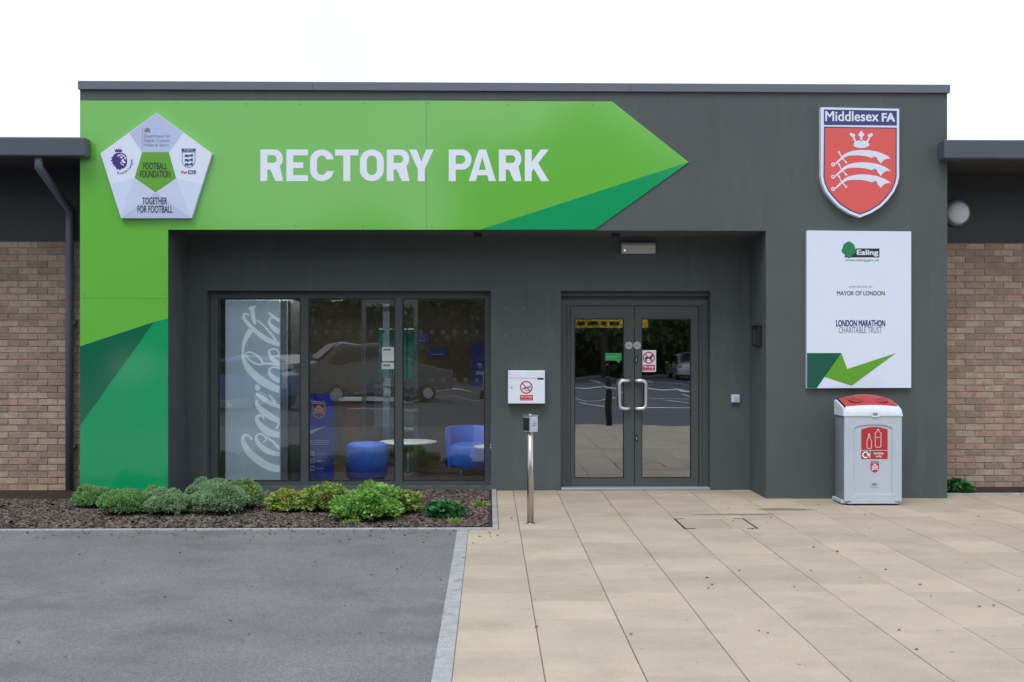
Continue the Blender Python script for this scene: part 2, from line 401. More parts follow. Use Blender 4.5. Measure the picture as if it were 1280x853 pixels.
t.links.new(mm.outputs['Result'], b.inputs['Base Color']); M_slab = m
patches(m, 1.3, .55, .7, (.33, .275, .2), .55, off=3); patches(m, 2.6, .6, .72, (.5, .44, .35), .5, off=9); patches(m, 14, .7, .75, (.25, .21, .16), .45, off=2); grain(m, 150, .93, 1.06)
bm = NB(); prism(bm, [[(XP + .001, YK), (12, YK), (12, YW + .1), (XE, YW + .1), (XE, YB - .05), (XP + .001, YB - .05)]], -.119, -.012, axis='z')
pav = struct('paving', bm, mat('joint_sand', (.25, .21, .155), .95, var=.2, vscale=20))
SL = .5; X0 = ground(642.5, 620)[0]
bm = NB(); box(bm, -.2475, .2475, -.2485, .2485, -.045, 0, bev=.003); slab_me = bpy.data.meshes.new('paving_slab'); bm.to_mesh(slab_me); bm.free(); slab_me.materials.append(M_slab)
ca, cb = ground(842, 648.5), ground(930, 648.5)         # recessed inspection cover
CV = (ca[0], cb[0], ground(850, 661)[1], ca[1])
odd, far = [], NB()
def clip_slab(x0, x1, y0, y1):
    'slab rectangles cut round the bed edging and the tarmac edge'
    if y1 <= YB - .05: x0 = max(x0, XP + .053)
    elif y0 >= YB - .05: x0 = max(x0, XE + .003)
    else:
        return [(max(x0, XE + .003), x1, YB - .0475, y1), (max(x0, XP + .053), x1, y0, YB - .0525)]
    return [(x0, x1, y0, y1)]
n = 0
c0 = int(math.floor((XP - X0) / SL)) - 1
for i in range(c0, 22):
    off = (i % 2) * .25
    for j in range(-22, 8):
        x0, x1 = X0 + i * SL + .0025, X0 + (i + 1) * SL - .0025
        y0, y1 = YB - .05 + j * SL + off + .0015, YB - .05 + (j + 1) * SL + off - .0015
        y0 = max(y0, YK + .002); y1 = min(y1, YW - .012)
        if y1 - y0 < .06: continue
        for (a, b_, c, d) in clip_slab(x0, x1, y0, y1):
            if b_ - a < .04 or d - c < .04: continue
            whole = b_ - a > .49 and d - c > .49
            # leave the cover's place free
            if a < CV[1] and b_ > CV[0] and c < CV[3] and d > CV[2]:
                rects = []
                if a < CV[0] - .02: rects.append((a, CV[0] - .003, c, d))
                if b_ > CV[1] + .02: rects.append((CV[1] + .003, b_, c, d))
                aa, bb = max(a, CV[0] - .003), min(b_, CV[1] + .003)
                if c < CV[2] - .03: rects.append((aa, bb, c, CV[2] - .003))
                if d > CV[3] + .03: rects.append((aa, bb, CV[3] + .003, d))
                for q in rects:
                    odd.append(q)
                continue
            D = c + 12.7
            vis = (b_ + .0) < (669 / F) * D + .35 and (D > 5.3)
            if vis and n < 285:
                n += 1
                if whole:
                    o = bpy.data.objects.new('paving_slab', slab_me); COL.objects.link(o); o.parent = pav
                    o.location = ((a + b_) / 2, (c + d) / 2, random.uniform(-.0015, .0015)); o.rotation_euler = (random.uniform(-.002, .002), random.uniform(-.002, .002), 0)
                else: odd.append((a, b_, c, d))
            else: box(far, a, b_, c, d, -.045, random.uniform(-.0015, .0015))
for q in odd:
    bm = NB(); box(bm, q[0], q[1], q[2], q[3], -.045, random.uniform(-.0015, .001), bev=.003); mk('paving_slab', bm, M_slab, pav)
o = mk('paving_slab', far, M_slab, pav); o['kind'] = 'stuff'
# recessed cover: two slab halves in a dark frame
cv = thing('inspection_cover', 'slab-filled inspection cover with dark corner frame set flush in sand paving', 'manhole cover', ((CV[0] + CV[1]) / 2, (CV[2] + CV[3]) / 2, 0))
bm = NB(); xm = (CV[0] + CV[1]) / 2
box(bm, CV[0] + .02, xm + .1, CV[2] + .014, CV[3] - .012, -.05, -.002, bev=.003); mk('cover_slab', bm, M_slab, cv)
bm = NB(); box(bm, xm + .104, CV[1] - .016, CV[2] + .014, CV[3] - .012, -.05, -.0015, bev=.003); mk('cover_slab', bm, M_slab, cv)
M_cf = mat('cover_frame_metal', (.05, .055, .055), .6, var=.3, vscale=25)
for xa, s in ((CV[0] + .002, 1), (CV[1] - .002, -1)):
    bm = NB(); box(bm, *sorted((xa, xa + s * .014)), CV[2], CV[3], -.05, .001)
    for ya in (CV[2] + .002, CV[3] - .011):
        box(bm, *sorted((xa + s * .0135, xa + s * .1)), ya, ya + .01, -.05, .001)
    mk('frame', bm, M_cf, cv)
# planting bed: soil sheet, edging, bark chips
bm = NB()
prism(bm, [[(-30, YB + .001), (XE - .056, YB + .001), (XE - .056, YW + .02), (-30, YW + .3)]], -.11, .006, axis='z')
bed = struct('planting_bed', bm, M_soil)
bm = NB()
for k in range(34): box(bm, XE - .056 - (k + 1) * .915 + .003, XE - .056 - k * .915 - .003 if k else XE - .003, YB - .05, YB, -.11, .012, bev=.004)
for k in range(4):
    y0 = YB + .002 + k * .915
    if y0 < YW - .02: box(bm, XE - .054, XE - .002, y0, min(y0 + .911, YW - .004), -.11, .013, bev=.004)
for k in range(9):
    y1 = YB - .053 - k * .915
    box(bm, XP - .049, XP + .001 + .05, max(y1 - .911, YK + .004), y1, -.11, .004, bev=.004)
struct('edging_kerb', bm, M_conc)
bm = NB(); box(bm, XR_ := at(1184, 400, 0)[0] + .004, 12, .28, YW + .08, -.05, .018, bev=.004); struct('wall_bed', bm, M_soil)
bm = NB()
for k in range(8): box(bm, XR_ + k * .915, XR_ + k * .915 + .909, .228, .278, -.04, .024, bev=.004)
struct('wall_bed_edging', bm, M_conc)
N = 19000
cx = rng.uniform(-5.4, XE - .09, N); cy = rng.uniform(YB + .03, .75, N)
k_ = (cy < -.02) | ((cx > at(212, 600, 0)[0]) & (cy < .72)); cx, cy = cx[k_], cy[k_]; N = len(cx)
ang = rng.uniform(0, 6.28, N); L = rng.gamma(2.5, .0042, N) + .006; W = L * rng.uniform(.3, .7, N); tl = rng.normal(0, .35, N)
base = np.array([[-1, -1, -.5], [1, -1, -.5], [1, 1, -.5], [-1, 1, -.5], [-.8, -.7, .5], [.7, -.8, .5], [.8, .7, .5], [-.7, .8, .5]])
V = base[None] * np.stack([L, W, np.full(N, .008)], 1)[:, None]
V[:, :, 2] += np.sin(tl)[:, None] * V[:, :, 0]
ca_, sa_ = np.cos(ang)[:, None], np.sin(ang)[:, None]
X = V[:, :, 0] * ca_ - V[:, :, 1] * sa_; Yv = V[:, :, 0] * sa_ + V[:, :, 1] * ca_
V = np.stack([X + cx[:, None], Yv + cy[:, None], V[:, :, 2] + .009 + rng.uniform(0, .012, N)[:, None]], 2)
fq = np.array([[4, 5, 6, 7], [0, 1, 5, 4], [1, 2, 6, 5], [2, 3, 7, 6], [3, 0, 4, 7]])
Fq = (fq[None] + (np.arange(N) * 8)[:, None, None]).reshape(-1, 4)
o = mk('bark_mulch', np_mesh('bark_mulch', V.reshape(-1, 3), Fq), mat('bark_chip', (.085, .058, .045), .9, island=.85, var=.4, vscale=25, col2=(.16, .125, .105))); o['kind'] = 'stuff'; o['label'] = 'brown bark chips covering the planting bed'; o['category'] = 'mulch'

# ================================================================== ENTRANCE BUILDING
XL, XR = at(100, 400, 0)[0], at(1184, 400, 0)[0]
XA, XB = at(210, 400, 0)[0], at(957.5, 400, 0)[0]
ZS = at(600, 288, 0)[1]                       # soffit height
ZT = at(600, 114.5, 0)[1]                     # underside of the coping
bl = thing('entrance_building', 'dark grey rendered entrance block with deep porch, window and double doors', 'building', ((XL + XR) / 2, YW, 0))
bm = NB()
prism(bm, [[(XL, -.1), (XA, -.1), (XA, ZS), (XB, ZS), (XB, -.1), (XR, -.1), (XR, ZT), (XL, ZT)]], 0, YW)
mk('portal_wall', bm, M_wall, bl)
# rear wall of the porch with two openings
w0 = at(258.5, 363.5, YW); w1 = at(613.5, 619, YW); d0 = at(701, 364, YW); d1 = at(888, 617, YW)
WZ0 = .045
bm = NB()
prism(bm, [[(XA - .3, -.1), (d0[0], -.1), (d0[0], d0[1]), (d1[0], d0[1]), (d1[0], -.1), (XB + .3, -.1), (XB + .3, ZS + .1), (XA - .3, ZS + .1)],
           [(w0[0], WZ0), (w1[0], WZ0), (w1[0], w0[1]), (w0[0], w0[1])]], YW + .001, YW + .26)
mk('porch_wall', bm, M_wall, bl)
bm = NB(); box(bm, XL + .002, XL + .3, YW + .001, 7.6, -.1, ZT - .02); box(bm, XR - .3, XR - .002, YW + .001, 7.6, -.1, ZT - .02)
mk('side_wall', bm, M_wall, bl)
pbox('roof', mat('roof_membrane', (.1, .1, .105), .8), bl, XL + .02, XR - .02, .03, 7.6, ZT + .001, ZT + .06)
# coping in lengths
c0x, c1x = at(97, 110, -.03)[0], at(1188, 110, -.03)[0]
seams = [c0x, at(391, 110, -.03)[0], at(788, 110, -.03)[0], c1x]
HC = at(600, 104, -.03)[1] - ZT + .005
for a, b_ in zip(seams, seams[1:]):
    bm = NB(); prism(bm, [[(-.03, ZT + .0015), (-.03, ZT + HC), (.4, ZT + HC + .03), (.4, ZT + .0615), (.028, ZT + .0615), (.028, ZT + .0015)]], a + .0015, b_ - .0015)
    bmesh.ops.transform(bm, matrix=Matrix(((0, 1, 0, 0), (1, 0, 0, 0), (0, 0, 1, 0), (0, 0, 0, 1))), verts=bm.verts); bmesh.ops.recalc_face_normals(bm, faces=bm.faces)
    mk('coping', bm, M_cop, bl)
# filled screw holes in the render
for p in ((632, 386), (655, 385), (632, 420), (655, 420)):
    pfill('filled_hole', mat('filler_spot', (.12, .135, .135), .8), bl, [circ(p[0], p[1], 1.7, 10)], YW, .0012)
# small fixings on the soffit
for px in (597, 770): pbox('soffit_bracket', M_black, bl, at(px - 5, 290, .3)[0], at(px + 5, 290, .3)[0], .28, .36, ZS - .045, ZS + .01, bev=.006)
# ---- window
YF = YW + .13                                # front face of frames
wx = [at(p, 400, YF)[0] for p in (260.5, 272.5, 376, 385.5, 494, 503, 606.5, 613)]
wzb0, wzb1, wzt0, wzt1 = at(400, 611, YF)[1], at(400, 602, YF)[1], at(400, 373, YF)[1], w0[1]
bm = NB()
prism(bm, [[(w0[0] + .004, wzb0), (w1[0] - .004, wzb0), (w1[0] - .004, wzt1 - .003), (w0[0] + .004, wzt1 - .003)]] +
      [[(a, wzb1), (b_, wzb1), (b_, wzt0), (a, wzt0)] for a, b_ in ((wx[1], wx[2]), (wx[3], wx[4]), (wx[5], wx[6]))], YF, YF + .07)
window = mk('window', bm, M_frame, bl, label='three-light fixed window with grey frame')
for a, b_ in ((wx[1], wx[2]), (wx[3], wx[4]), (wx[5], wx[6])):
    bm = NB()   # glazing bead: slim inner frame
    prism(bm, [[(a + .001, wzb1 + .001), (b_ - .001, wzb1 + .001), (b_ - .001, wzt0 - .001), (a + .001, wzt0 - .001)], [(a + .014, wzb1 + .014), (b_ - .014, wzb1 + .014), (b_ - .014, wzt0 - .014), (a + .014, wzt0 - .014)]], YF + .012, YF + .05)
    mk('glazing_bead', bm, M_black, window)
    bm = NB(); box(bm, a + .012, b_ - .012, YF + .026, YF + .032, wzb1 + .012, wzt0 - .012); mk('pane', bm, G_win, window)
pbox('sill', M_frame, window, w0[0] + .004, w1[0] - .004, YW + .03, YF + .05, WZ0 + .001, wzb0 - .002, bev=.004)
for px in (325, 440, 585): # drain slots covers
    x_ = at(px, 606, YF)[0]; pbox('drain_cap', M_black, window, x_ - .02, x_ + .02, YF - .006, YF + .001, wzb0 + .03, wzb0 + .042)
# rows of frosted squares on the glass
bm = NB()
for row in (415, 475):
    for px in list(range(394, 490, 14)) + list(range(512, 604, 14)) + [362]:
        a = at(px, row, YF + .024)
        box(bm, a[0] - .022, a[0] + .022, YF + .0235, YF + .0255, a[1] - .022, a[1] + .022)
o = mk('frosted_square', bm, mat('frosted_vinyl', (.045, .05, .05), .7), window); o['kind'] = 'stuff'
# ---- double doors
fx0, fx1 = d0[0] + .003, d1[0] - .003
dz1 = at(790, 383, YF)[1]; dzt = d0[1]
lx = [at(p, 480, YF)[0] for p in (713, 792.6, 793.4, 873)]
bm = NB()
prism(bm, [[(fx0, .012), (lx[0] - .006, .012), (lx[0] - .006, dz1 + .006), (lx[3] + .006, dz1 + .006), (lx[3] + .006, .012), (fx1, .012), (fx1, dz1 + .07), (fx0, dz1 + .07)]], YF - .02, YF + .07)
box(bm, lx[0] - .04, lx[0] - .028, YF - .035, YF - .019, .03, dz1 + .02, bev=.003); box(bm, lx[3] + .028, lx[3] + .04, YF - .035, YF - .019, .03, dz1 + .02, bev=.003)
df = mk('door_frame', bm, M_frame, bl)
bm = NB(); box(bm, fx0, fx1, YF - .03, YF + .02, dz1 + .115, dzt - .003, bev=.004); box(bm, fx0, fx1, YF + .03, YF + .07, dz1 + .072, dzt - .003); mk('head_rail', bm, M_frame, df)
pbox('threshold', mat('threshold_aluminium', (.42, .45, .5), .4, metal=.5), df, d0[0] + .004, d1[0] - .004, YW - .03, YF + .06, .0015, .03, bev=.006)
gx = [at(p, 480, YF)[0] for p in (718, 780, 802, 864)]; gz0, gz1 = at(790, 598, YF)[1], at(790, 398.5, YF)[1]
for s, (a, b_, g0, g1) in enumerate(((lx[0], lx[1], gx[0], gx[1]), (lx[2], lx[3], gx[2], gx[3]))):
    bm = NB(); prism(bm, [[(a, .035), (b_, .035), (b_, dz1), (a, dz1)], [(g0, gz0), (g1, gz0), (g1, gz1), (g0, gz1)]], YF, YF + .05)
    dr = mk('door', bm, M_frame, bl)
    bm = NB(); prism(bm, [[(g0 + .001, gz0 + .001), (g1 - .001, gz0 + .001), (g1 - .001, gz1 - .001), (g0 + .001, gz1 - .001)], [(g0 + .01, gz0 + .01), (g1 - .01, gz0 + .01), (g1 - .01, gz1 - .01), (g0 + .01, gz1 - .01)]], YF + .008, YF + .04); mk('gasket', bm, M_black, dr)
    bm = NB(); box(bm, g0 + .008, g1 - .008, YF + .02, YF + .026, gz0 + .008, gz1 - .008); mk('pane', bm, G_door, dr)
    # D handle
    e = at(786.5 if s == 0 else 795.5, 476, YF - .06); v = at(774.5 if s == 0 else 807.5, 511, YF - .06)
    x0, z1 = e; x1, z0 = v; sgn = 1 if x1 > x0 else -1; rr = .05
    pts = [(x0, YF + .002, z1), (x0, YF - .05, z1), (x0 + sgn * .01, YF - .06, z1)]
    pts += [(x1 - sgn * rr + sgn * rr * math.sin(q), YF - .062, z1 - rr + rr * math.cos(q)) for q in [R(k * 15) for k in range(7)]]
    pts += [(x1 - sgn * rr + sgn * rr * math.cos(q), YF - .062, z0 + rr - rr * math.sin(q)) for q in [R(k * 15) for k in range(7)]]
    pts += [(x0 + sgn * .01, YF - .06, z0), (x0, YF - .05, z0), (x0, YF + .002, z0)]
    bm = NB(); tube(bm, pts, .021, 12); mk('handle', bm, M_alu, dr)
    if s == 1:
        for py in (450, 548):
            q = at(795.5, py, YF); bm = NB(); box(bm, q[0] - .014, q[0] + .014, YF - .004, YF + .001, q[1] - .04, q[1] + .04, bev=.006); mk('lock_plate', bm, M_black, dr)
            bm = NB(); box(bm, q[0] - .006, q[0] + .006, YF - .008, YF - .004, q[1] - .02, q[1] + .02, bev=.002); mk('lock_cylinder', bm, M_alu, dr)
# door stickers
YD = YF - .0005
for px, lab in ((786, 'round grey pull sticker on left door stile above handle'), (796.4, 'round grey pull sticker on right door stile above handle')):
    tq = at(px, 432, YF); st = thing('round_door_sticker', lab, 'sticker', (tq[0], YF, tq[1]), 'round stickers on the door stiles')
    pfill('disc', mat('sticker_grey', (.42, .43, .42), .5), st, [circ(px, 432, 4.7)], YD, .001)
    text('PULL', px - 2.8, px + 2.8, 430.6, 433.6, YD - .001, M_greyink, st, bold=.02, d=.0008)
def prohibition(parent, cx, cy, r, Y, w_=None):
    w_ = w_ or r * .2
    c, s_ = math.cos(R(45)), math.sin(R(45))
    pfill('ring', M_sred, parent, [circ(cx, cy, r, 36), circ(cx, cy, r - w_, 36)], Y, .0016)
    ri = r - w_ * .8
    pfill('diagonal_bar', M_sred, parent, [ribbon([(cx - ri * c, cy - ri * s_), (cx + ri * c, cy + ri * s_)], w_ * .85)], Y, .0022)
YG = YF + .0195
q = at(811, 452, YG); nd = thing('no_dogs_sign', 'small white no dogs sign with red ring on right door glass', 'sign', (q[0], YG, q[1]))
pfill('plate', M_white, nd, [[(802, 438), (820, 438), (820, 465), (802, 465)]], YG, .002)
dog = [(805.8, 449.5), (806.4, 447.2), (807.2, 446.4), (807.3, 445), (808.1, 446.2), (812.5, 446.4), (813.6, 444.4), (814.7, 443.6), (815.2, 442.9), (815.6, 443.7), (817.1, 444.6), (816.8, 445.6), (815.4, 445.8), (814.6, 447.6), (814.3, 450.6), (815.2, 451.4), (813.3, 451.4), (812.4, 448.8), (809.4, 448.7), (808.3, 450), (808.9, 451.6), (807, 451.6), (806.9, 449.6)]
pfill('dog_symbol', M_ink, nd, [dog], YG - .002, .001); prohibition(nd, 811, 447.4, 7.5, YG - .002)
pfill('caption_band', M_sred, nd, [[(803.4, 456.2), (818.7, 456.2), (818.7, 463.6), (803.4, 463.6)]], YG - .002, .0012)
text('No dogs', 804.6, 817.5, 456.9, 461, YG - .0032, M_white, nd, bold=.02, d=.0008); text('except guide dogs', 804.6, 817.5, 461.6, 463.2, YG - .0032, M_white, nd, d=.0008)
q = at(767, 448, YG); gs = thing('green_door_sign', 'small green notice with white lettering on left door glass', 'sign', (q[0], YG, q[1]))
pfill('plate', mat('safety_green', (.03, .3, .08), .4), gs, [[(756.5, 441.5), (777, 441.5), (777, 451), (774.5, 451), (774.5, 454.5), (769.5, 451), (756.5, 451)]], YG, .002)
text('push bar', 758.5, 771, 444.4, 448.6, YG - .002, mat('pale_green_ink', (.2, .5, .24), .4), gs, d=.0008)

# ================================================================== WINGS
YN = .9
def wing(side):
    xa = (XL - .003) if side < 0 else (XR + .003)
    xb = xa + side * 7.0
    lab = ('buff brick side wing with dark eaves left of the green panel' if side < 0 else 'buff brick side wing with dark eaves right of the recycling bin')
    t = thing('brick_wing', lab, 'building', ((xa + xb) / 2, YN, 0))
    x0, x1 = sorted((xa, xb)); zs = at(95, 196, -.16)[1] if side < 0 else at(1188, 199, -.16)[1]
    zt = zs + .2; zc = at(95, 302, YN)[1]
    M_mort = mat('mortar', (.4, .37, .33), .95, var=.15, vscale=20, bump=.3, bscale=80)
    pbox('wall', M_mort, t, x0, x1, YN + .012, YN + .3, -.1, zs)
    pbox('high_level_panel', mat('dark_cladding', (.03, .031, .034), .5, var=.1, vscale=3), t, x0, x1, YN - .01, YN + .011, zc + .003, zs - .001)
    pbox('soffit', mat('soffit_board', (.05, .055, .062), .6), t, x0, x1, -.02, YN + .2, zs - .001, zs + .03)
    xg0, xg1 = (x0, at(108, 180, -.16)[0]) if side < 0 else (at(1178.5, 185, -.16)[0], x1)
    bm = NB(); box(bm, xg0, xg1, -.2, -.025 if True else 0, zs + .002, zt, bev=.012, seg=2); mk('gutter', bm, mat('shaded_gutter_metal', (.075, .09, .115), .4, var=.06, vscale=3), t)  # shade under the eaves put into the colour, darker than the coping
    bm = NB(); prism(bm, [[(-.022, zt - .01), (-.022, zt + .03), (7.6, zt + .5), (7.6, zt + .46)]], x0 + .001, x1 - .001)
    bmesh.ops.transform(bm, matrix=Matrix(((0, 1, 0, 0), (1, 0, 0, 0), (0, 0, 1, 0), (0, 0, 0, 1))), verts=bm.verts); bmesh.ops.recalc_face_normals(bm, faces=bm.faces)
    mk('roof', bm, M_cop, t)
    mats = [mat('buff_brick', (.42, .32, .235), .88, var=.2, vscale=14, bump=.5, bscale=70, bdist=.004), mat('pink_brick', (.39, .265, .2), .88, var=.2, vscale=14, bump=.5, bscale=70, bdist=.004), mat('brown_brick', (.31, .225, .165), .88, var=.2, vscale=14, bump=.5, bscale=70, bdist=.004)]
    mes = []
    for i in range(6):
        bm = NB(); box(bm, -.1075, .1075, -.05, .05, -.0325, .0325, bev=.003)
        for v in bm.verts: v.co.x += random.uniform(-.002, .002); v.co.z += random.uniform(-.0015, .0015)
        me = bpy.data.meshes.new('brick'); bm.to_mesh(me); bm.free(); me.materials.append(mats[i % 3]); mes.append(me)
    hb = NB(); k = 0; cnt = 0; cand = []
    z = .0
    while z + .065 < zc:
        x = 0.0 if k % 2 == 0 else -.1125
        while x < 6.9:
            a, b_ = max(x, 0) + .001, x + .215
            cand.append((a, b_, z)); x += .225
        z += .075; k += 1
    cand.sort(key=lambda c: c[0])
    fr = NB()
    for a, b_, z in cand:
        xs = sorted((xa + side * a, xa + side * b_)); yy = random.uniform(-.003, .003)
        if cnt < 295:
            if b_ - a > .2:
                o = bpy.data.objects.new('brick', random.choice(mes)); COL.objects.link(o); o.parent = t
                o.location = Vector(((xs[0] + xs[1]) / 2, YN + .05 + yy, z + .0325)) - t.location
            else:
                bm = NB(); box(bm, xs[0], xs[1], YN + yy, YN + .1, z, z + .065, bev=.003); mk('brick', bm, random.choice(mats), t)
            cnt += 1
        else: box(fr, xs[0], xs[1], YN + yy, YN + .1, z, z + .065)
    o = mk('brick', fr, mats[0], t); o['kind'] = 'stuff'
    return t, zs
wlft, zsl = wing(-1); wrgt, zsr = wing(1)
xd = at(88, 400, YN - .06)[0]
bm = NB(); tube(bm, [(xd, -.11, zsl + .02), (xd, -.11, zsl - .1), (xd, YN - .09, zsl - .45), (xd, YN - .09, zsl - .6), (xd, YN - .09, .02)], .045, 14)
dp = mk('downpipe', bm, M_cop, wlft)
for z in (.5, 1.9): pbox('pipe_bracket', M_cop, dp, xd - .06, xd + .06, YN - .1, YN - .002, z, z + .03)
# round white wall light on the right wing
c = at(1198, 266, YN - .08); rl = thing('round_wall_light', 'round white bulkhead light on the brick wing by the grey corner', 'wall light', (c[0], YN - .011, c[1]))
def disc_y(bm, cx, cz, prof, seg=32):
    lathe(bm, 0, 0, [(r, -y) for r, y in prof], seg)
    bmesh.ops.transform(bm, matrix=Matrix.Translation((cx, 0, cz)) @ Matrix.Rotation(R(90), 4, 'X'), verts=bm.verts)
bm = NB(); disc_y(bm, c[0], c[1], [(.155, YN - .012), (.155, YN - .05), (.145, YN - .06)][::-1]); mk('base', bm, M_cop, rl, angle=40)
bm = NB(); disc_y(bm, c[0], c[1], [(.13, YN - .06), (.128, YN - .08), (.11, YN - .105), (.07, YN - .12), (.01, YN - .125)][::-1]); mk('diffuser', bm, M_white, rl, smooth=True)

# ================================================================== GREEN CLADDING SIGN
TH = .012
gp_ = thing('green_name_sign', 'large glossy green arrow-shaped cladding sign reading RECTORY PARK', 'sign', (XL, 0, ZS))
ZB = at(150, 626, 0)[1]
def panel(m, pts, name='panel'):
    bm = NB(); prism(bm, [ats(pts, -TH)], -TH, -.0015); return mk(name, bm, m, gp_)
g = .13
e = 100.1
panel(M_lg, [(e, 126), (533 - g, 126), (533 - g, 287.3), (210, 287.3), (210, 373 - g), (e, 373 - g)])
panel(M_lg, [(533 + g, 126), (765, 127), (861, 203), (851, 206), (600, 287.3), (533 + g, 287.3)])
panel(M_lg, [(e, 373 + g), (210, 373 + g), (210, 398), (193, 402.5), (e, 433)])
panel(M_dg, [(e, 433), (193, 402.5), (e, 532)])
panel(M_mg, [(e, 532), (193, 402.5), (210, 398), (210, 622), (e, 622)])
panel(M_mg, [(600, 287.3), (851, 206), (861, 203), (743, 287.3)])
for px, py in ((220, 130), (307, 130), (375, 130.5), (454, 130), (535.5, 130), (635, 131), (741, 131), (220, 283.5), (370, 283.5), (454, 283.5), (540, 283.5), (106, 378), (206, 378), (106, 368), (206, 368)):
    c = at(px, py, -TH); bm = NB(); disc_y(bm, c[0], c[1], [(.006, -TH), (.005, -TH - .002)][::-1], 8); mk('rivet', bm, M_frame, gp_)
# bold grotesque capitals built from outlines (unit height, origin at the top left of each box)
def arcp(cx, cy, rx, ry, a0, a1, n=10): return [(cx + rx * math.cos(R(a0 + (a1 - a0) * k / n)), cy - ry * math.sin(R(a0 + (a1 - a0) * k / n))) for k in range(n + 1)]
ST = 8.6; H = 39.5
def L_R(w):
    hb = 23.5
    o = [(0, 0), (w * .55, 0)] + arcp(w - 10.5, 10.5 + .6, 10.2, 11.1, 90, 0)[1:] + [(w - .3, hb - 11)] + arcp(w - 10.5, hb - 11, 10.2, 10.5, 0, -50, 5)[1:] + [(w, H), (w - 9.4, H), (w - 15.8, hb + 1.6), (ST, hb + 1.6), (ST, H), (0, H)]
    h = [(ST, 7.3), (w - 12, 7.3)] + arcp(w - 12.2, 12, 4.4, 4.7, 90, -90, 10) + [(ST, 16.7)]
    return [o, h]
def L_P(w):
    o = [(0, 0), (w - 12, 0)] + arcp(w - 12, 12.6, 12, 12.6, 90, -90, 14) + [(ST, 25.2), (ST, H), (0, H)]
    h = [(ST, 7.3), (w - 12.6, 7.3)] + arcp(w - 12.8, 12.6, 5, 5.3, 90, -90, 10) + [(ST, 17.9)]
    return [o, h]
def L_E(w): return [[(0, 0), (w, 0), (w, 7.4), (ST, 7.4), (ST, 16), (w - 6, 16), (w - 6, 23.2), (ST, 23.2), (ST, 32.1), (w, 32.1), (w, H), (0, H)]]
def L_C(w):
    r = w / 2; ri = r - ST
    o = [(w, 12.4)] + [(w, 12)] + arcp(r, r - 1, r, r - 1, 0, 180, 16)[1:] + arcp(r, H - r + 1, r, r - 1, 180, 360, 16) + [(w, H - 12.6), (w - ST, H - 12.6)]
    o += arcp(r, H - r + 1, ri, ri, 360, 180, 12) + arcp(r, r - 1, ri, ri, 180, 0, 12) + [(w - ST, 12.4)]
    return [o]
def L_O(w):
    r = w / 2; ri = r - ST
    return [arcp(r, r - 1, r, r - 1, 0, 180, 16) + arcp(r, H - r + 1, r, r - 1, 180, 360, 16), arcp(r, r - 1, ri, ri, 0, 180, 12) + arcp(r, H - r + 1, ri, ri, 180, 360, 12)]
def L_T(w): return [[(0, 0), (w, 0), (w, 7.4), (w / 2 + ST / 2, 7.4), (w / 2 + ST / 2, H), (w / 2 - ST / 2, H), (w / 2 - ST / 2, 7.4), (0, 7.4)]]
def L_Y(w): return [[(0, 0), (9.4, 0), (w / 2, 15.6), (w - 9.4, 0), (w, 0), (w / 2 + ST / 2, 24.6), (w / 2 + ST / 2, H), (w / 2 - ST / 2, H), (w / 2 - ST / 2, 24.6)]]
def L_A(w): return [[(w / 2 - 4.6, 0), (w / 2 + 4.6, 0), (w, H), (w - 9, H), (w - 10.8, H - 7.3), (10.8, H - 7.3), (9, H), (0, H)], [(w / 2, 9.6), (w - 12.6, H - 14), (12.6, H - 14)]]
def L_K(w): return [[(0, 0), (ST, 0), (ST, 15.6), (w - 10.2, 0), (w - .2, 0), (w - 13.6, 17), (w, H), (w - 9.8, H), (w - 19.2, 23.8), (ST, 28), (ST, H), (0, H)]]
for ch, a, b_ in (('R', 325.5, 353.8), ('E', 358, 385), ('C', 387.6, 417), ('T', 419, 448), ('O', 450, 479.7), ('R', 483.5, 511.8), ('Y', 511.4, 542), ('P', 561, 589.4), ('A', 585.8, 620), ('R', 623.6, 652), ('K', 656, 686.2)):
    polys = [[(a + x, 187.2 + y) for x, y in p] for p in globals()['L_' + ch](b_ - a)]
    bm = NB(); prism(bm, [ats(p, -TH) for p in polys], -TH - .002, -TH + .0004); mk('letter', bm, M_white, gp_, label='white capital letter ' + ch)

# ================================================================== PENTAGON SIGN
YP = -TH - .055
pg = thing('pentagon_sign', 'white and pale grey pentagon partner sign with green centre, reading TOGETHER FOR FOOTBALL', 'sign', (at(195, 273, YP)[0], -TH, at(195, 273, YP)[1]))
PT = [(195.5, 141), (265, 192), (239.3, 273), (151.3, 273), (125.5, 192)]
bm = NB(); prism(bm, [ats(PT, YP)], YP, -TH - .0012); mk('board', bm, M_sign, pg)
f = lambda n_, m_, p: pfill(n_, m_, pg, [p], YP, .0014)
f('facet', M_signg, [(161.5, 166.4), (195.5, 141.4), (228.9, 166), (211.3, 190), (177.7, 190.3)])
f('facet', M_signg2, [(168, 222.6), (194.4, 241), (151.6, 272.7)])
f('facet', M_signg, [(194.4, 241), (238.8, 272.7), (151.9, 272.7)])
f('facet', M_signg2, [(194.7, 241), (220.5, 223.4), (238.9, 272.4)])
f('facet', mat('off_white_sign_face', (.63, .71, .88), .3), [(139, 230), (168, 222.8), (151.3, 272.3)])
f('facet', MATS['off_white_sign_face'], [(252.5, 230), (220.7, 223), (239.3, 272)])
f('green_centre', M_slg, [(177.7, 190.6), (210.9, 190.3), (220.3, 223), (194.4, 240.8), (168.2, 222.4)])
YQ = YP - .0016
text('FOOTBALL', 179, 209, 203.6, 212, YQ, M_ink, pg, bold=.012); text('FOUNDATION', 175.4, 213, 213.5, 222.3, YQ, M_ink, pg, bold=.012)
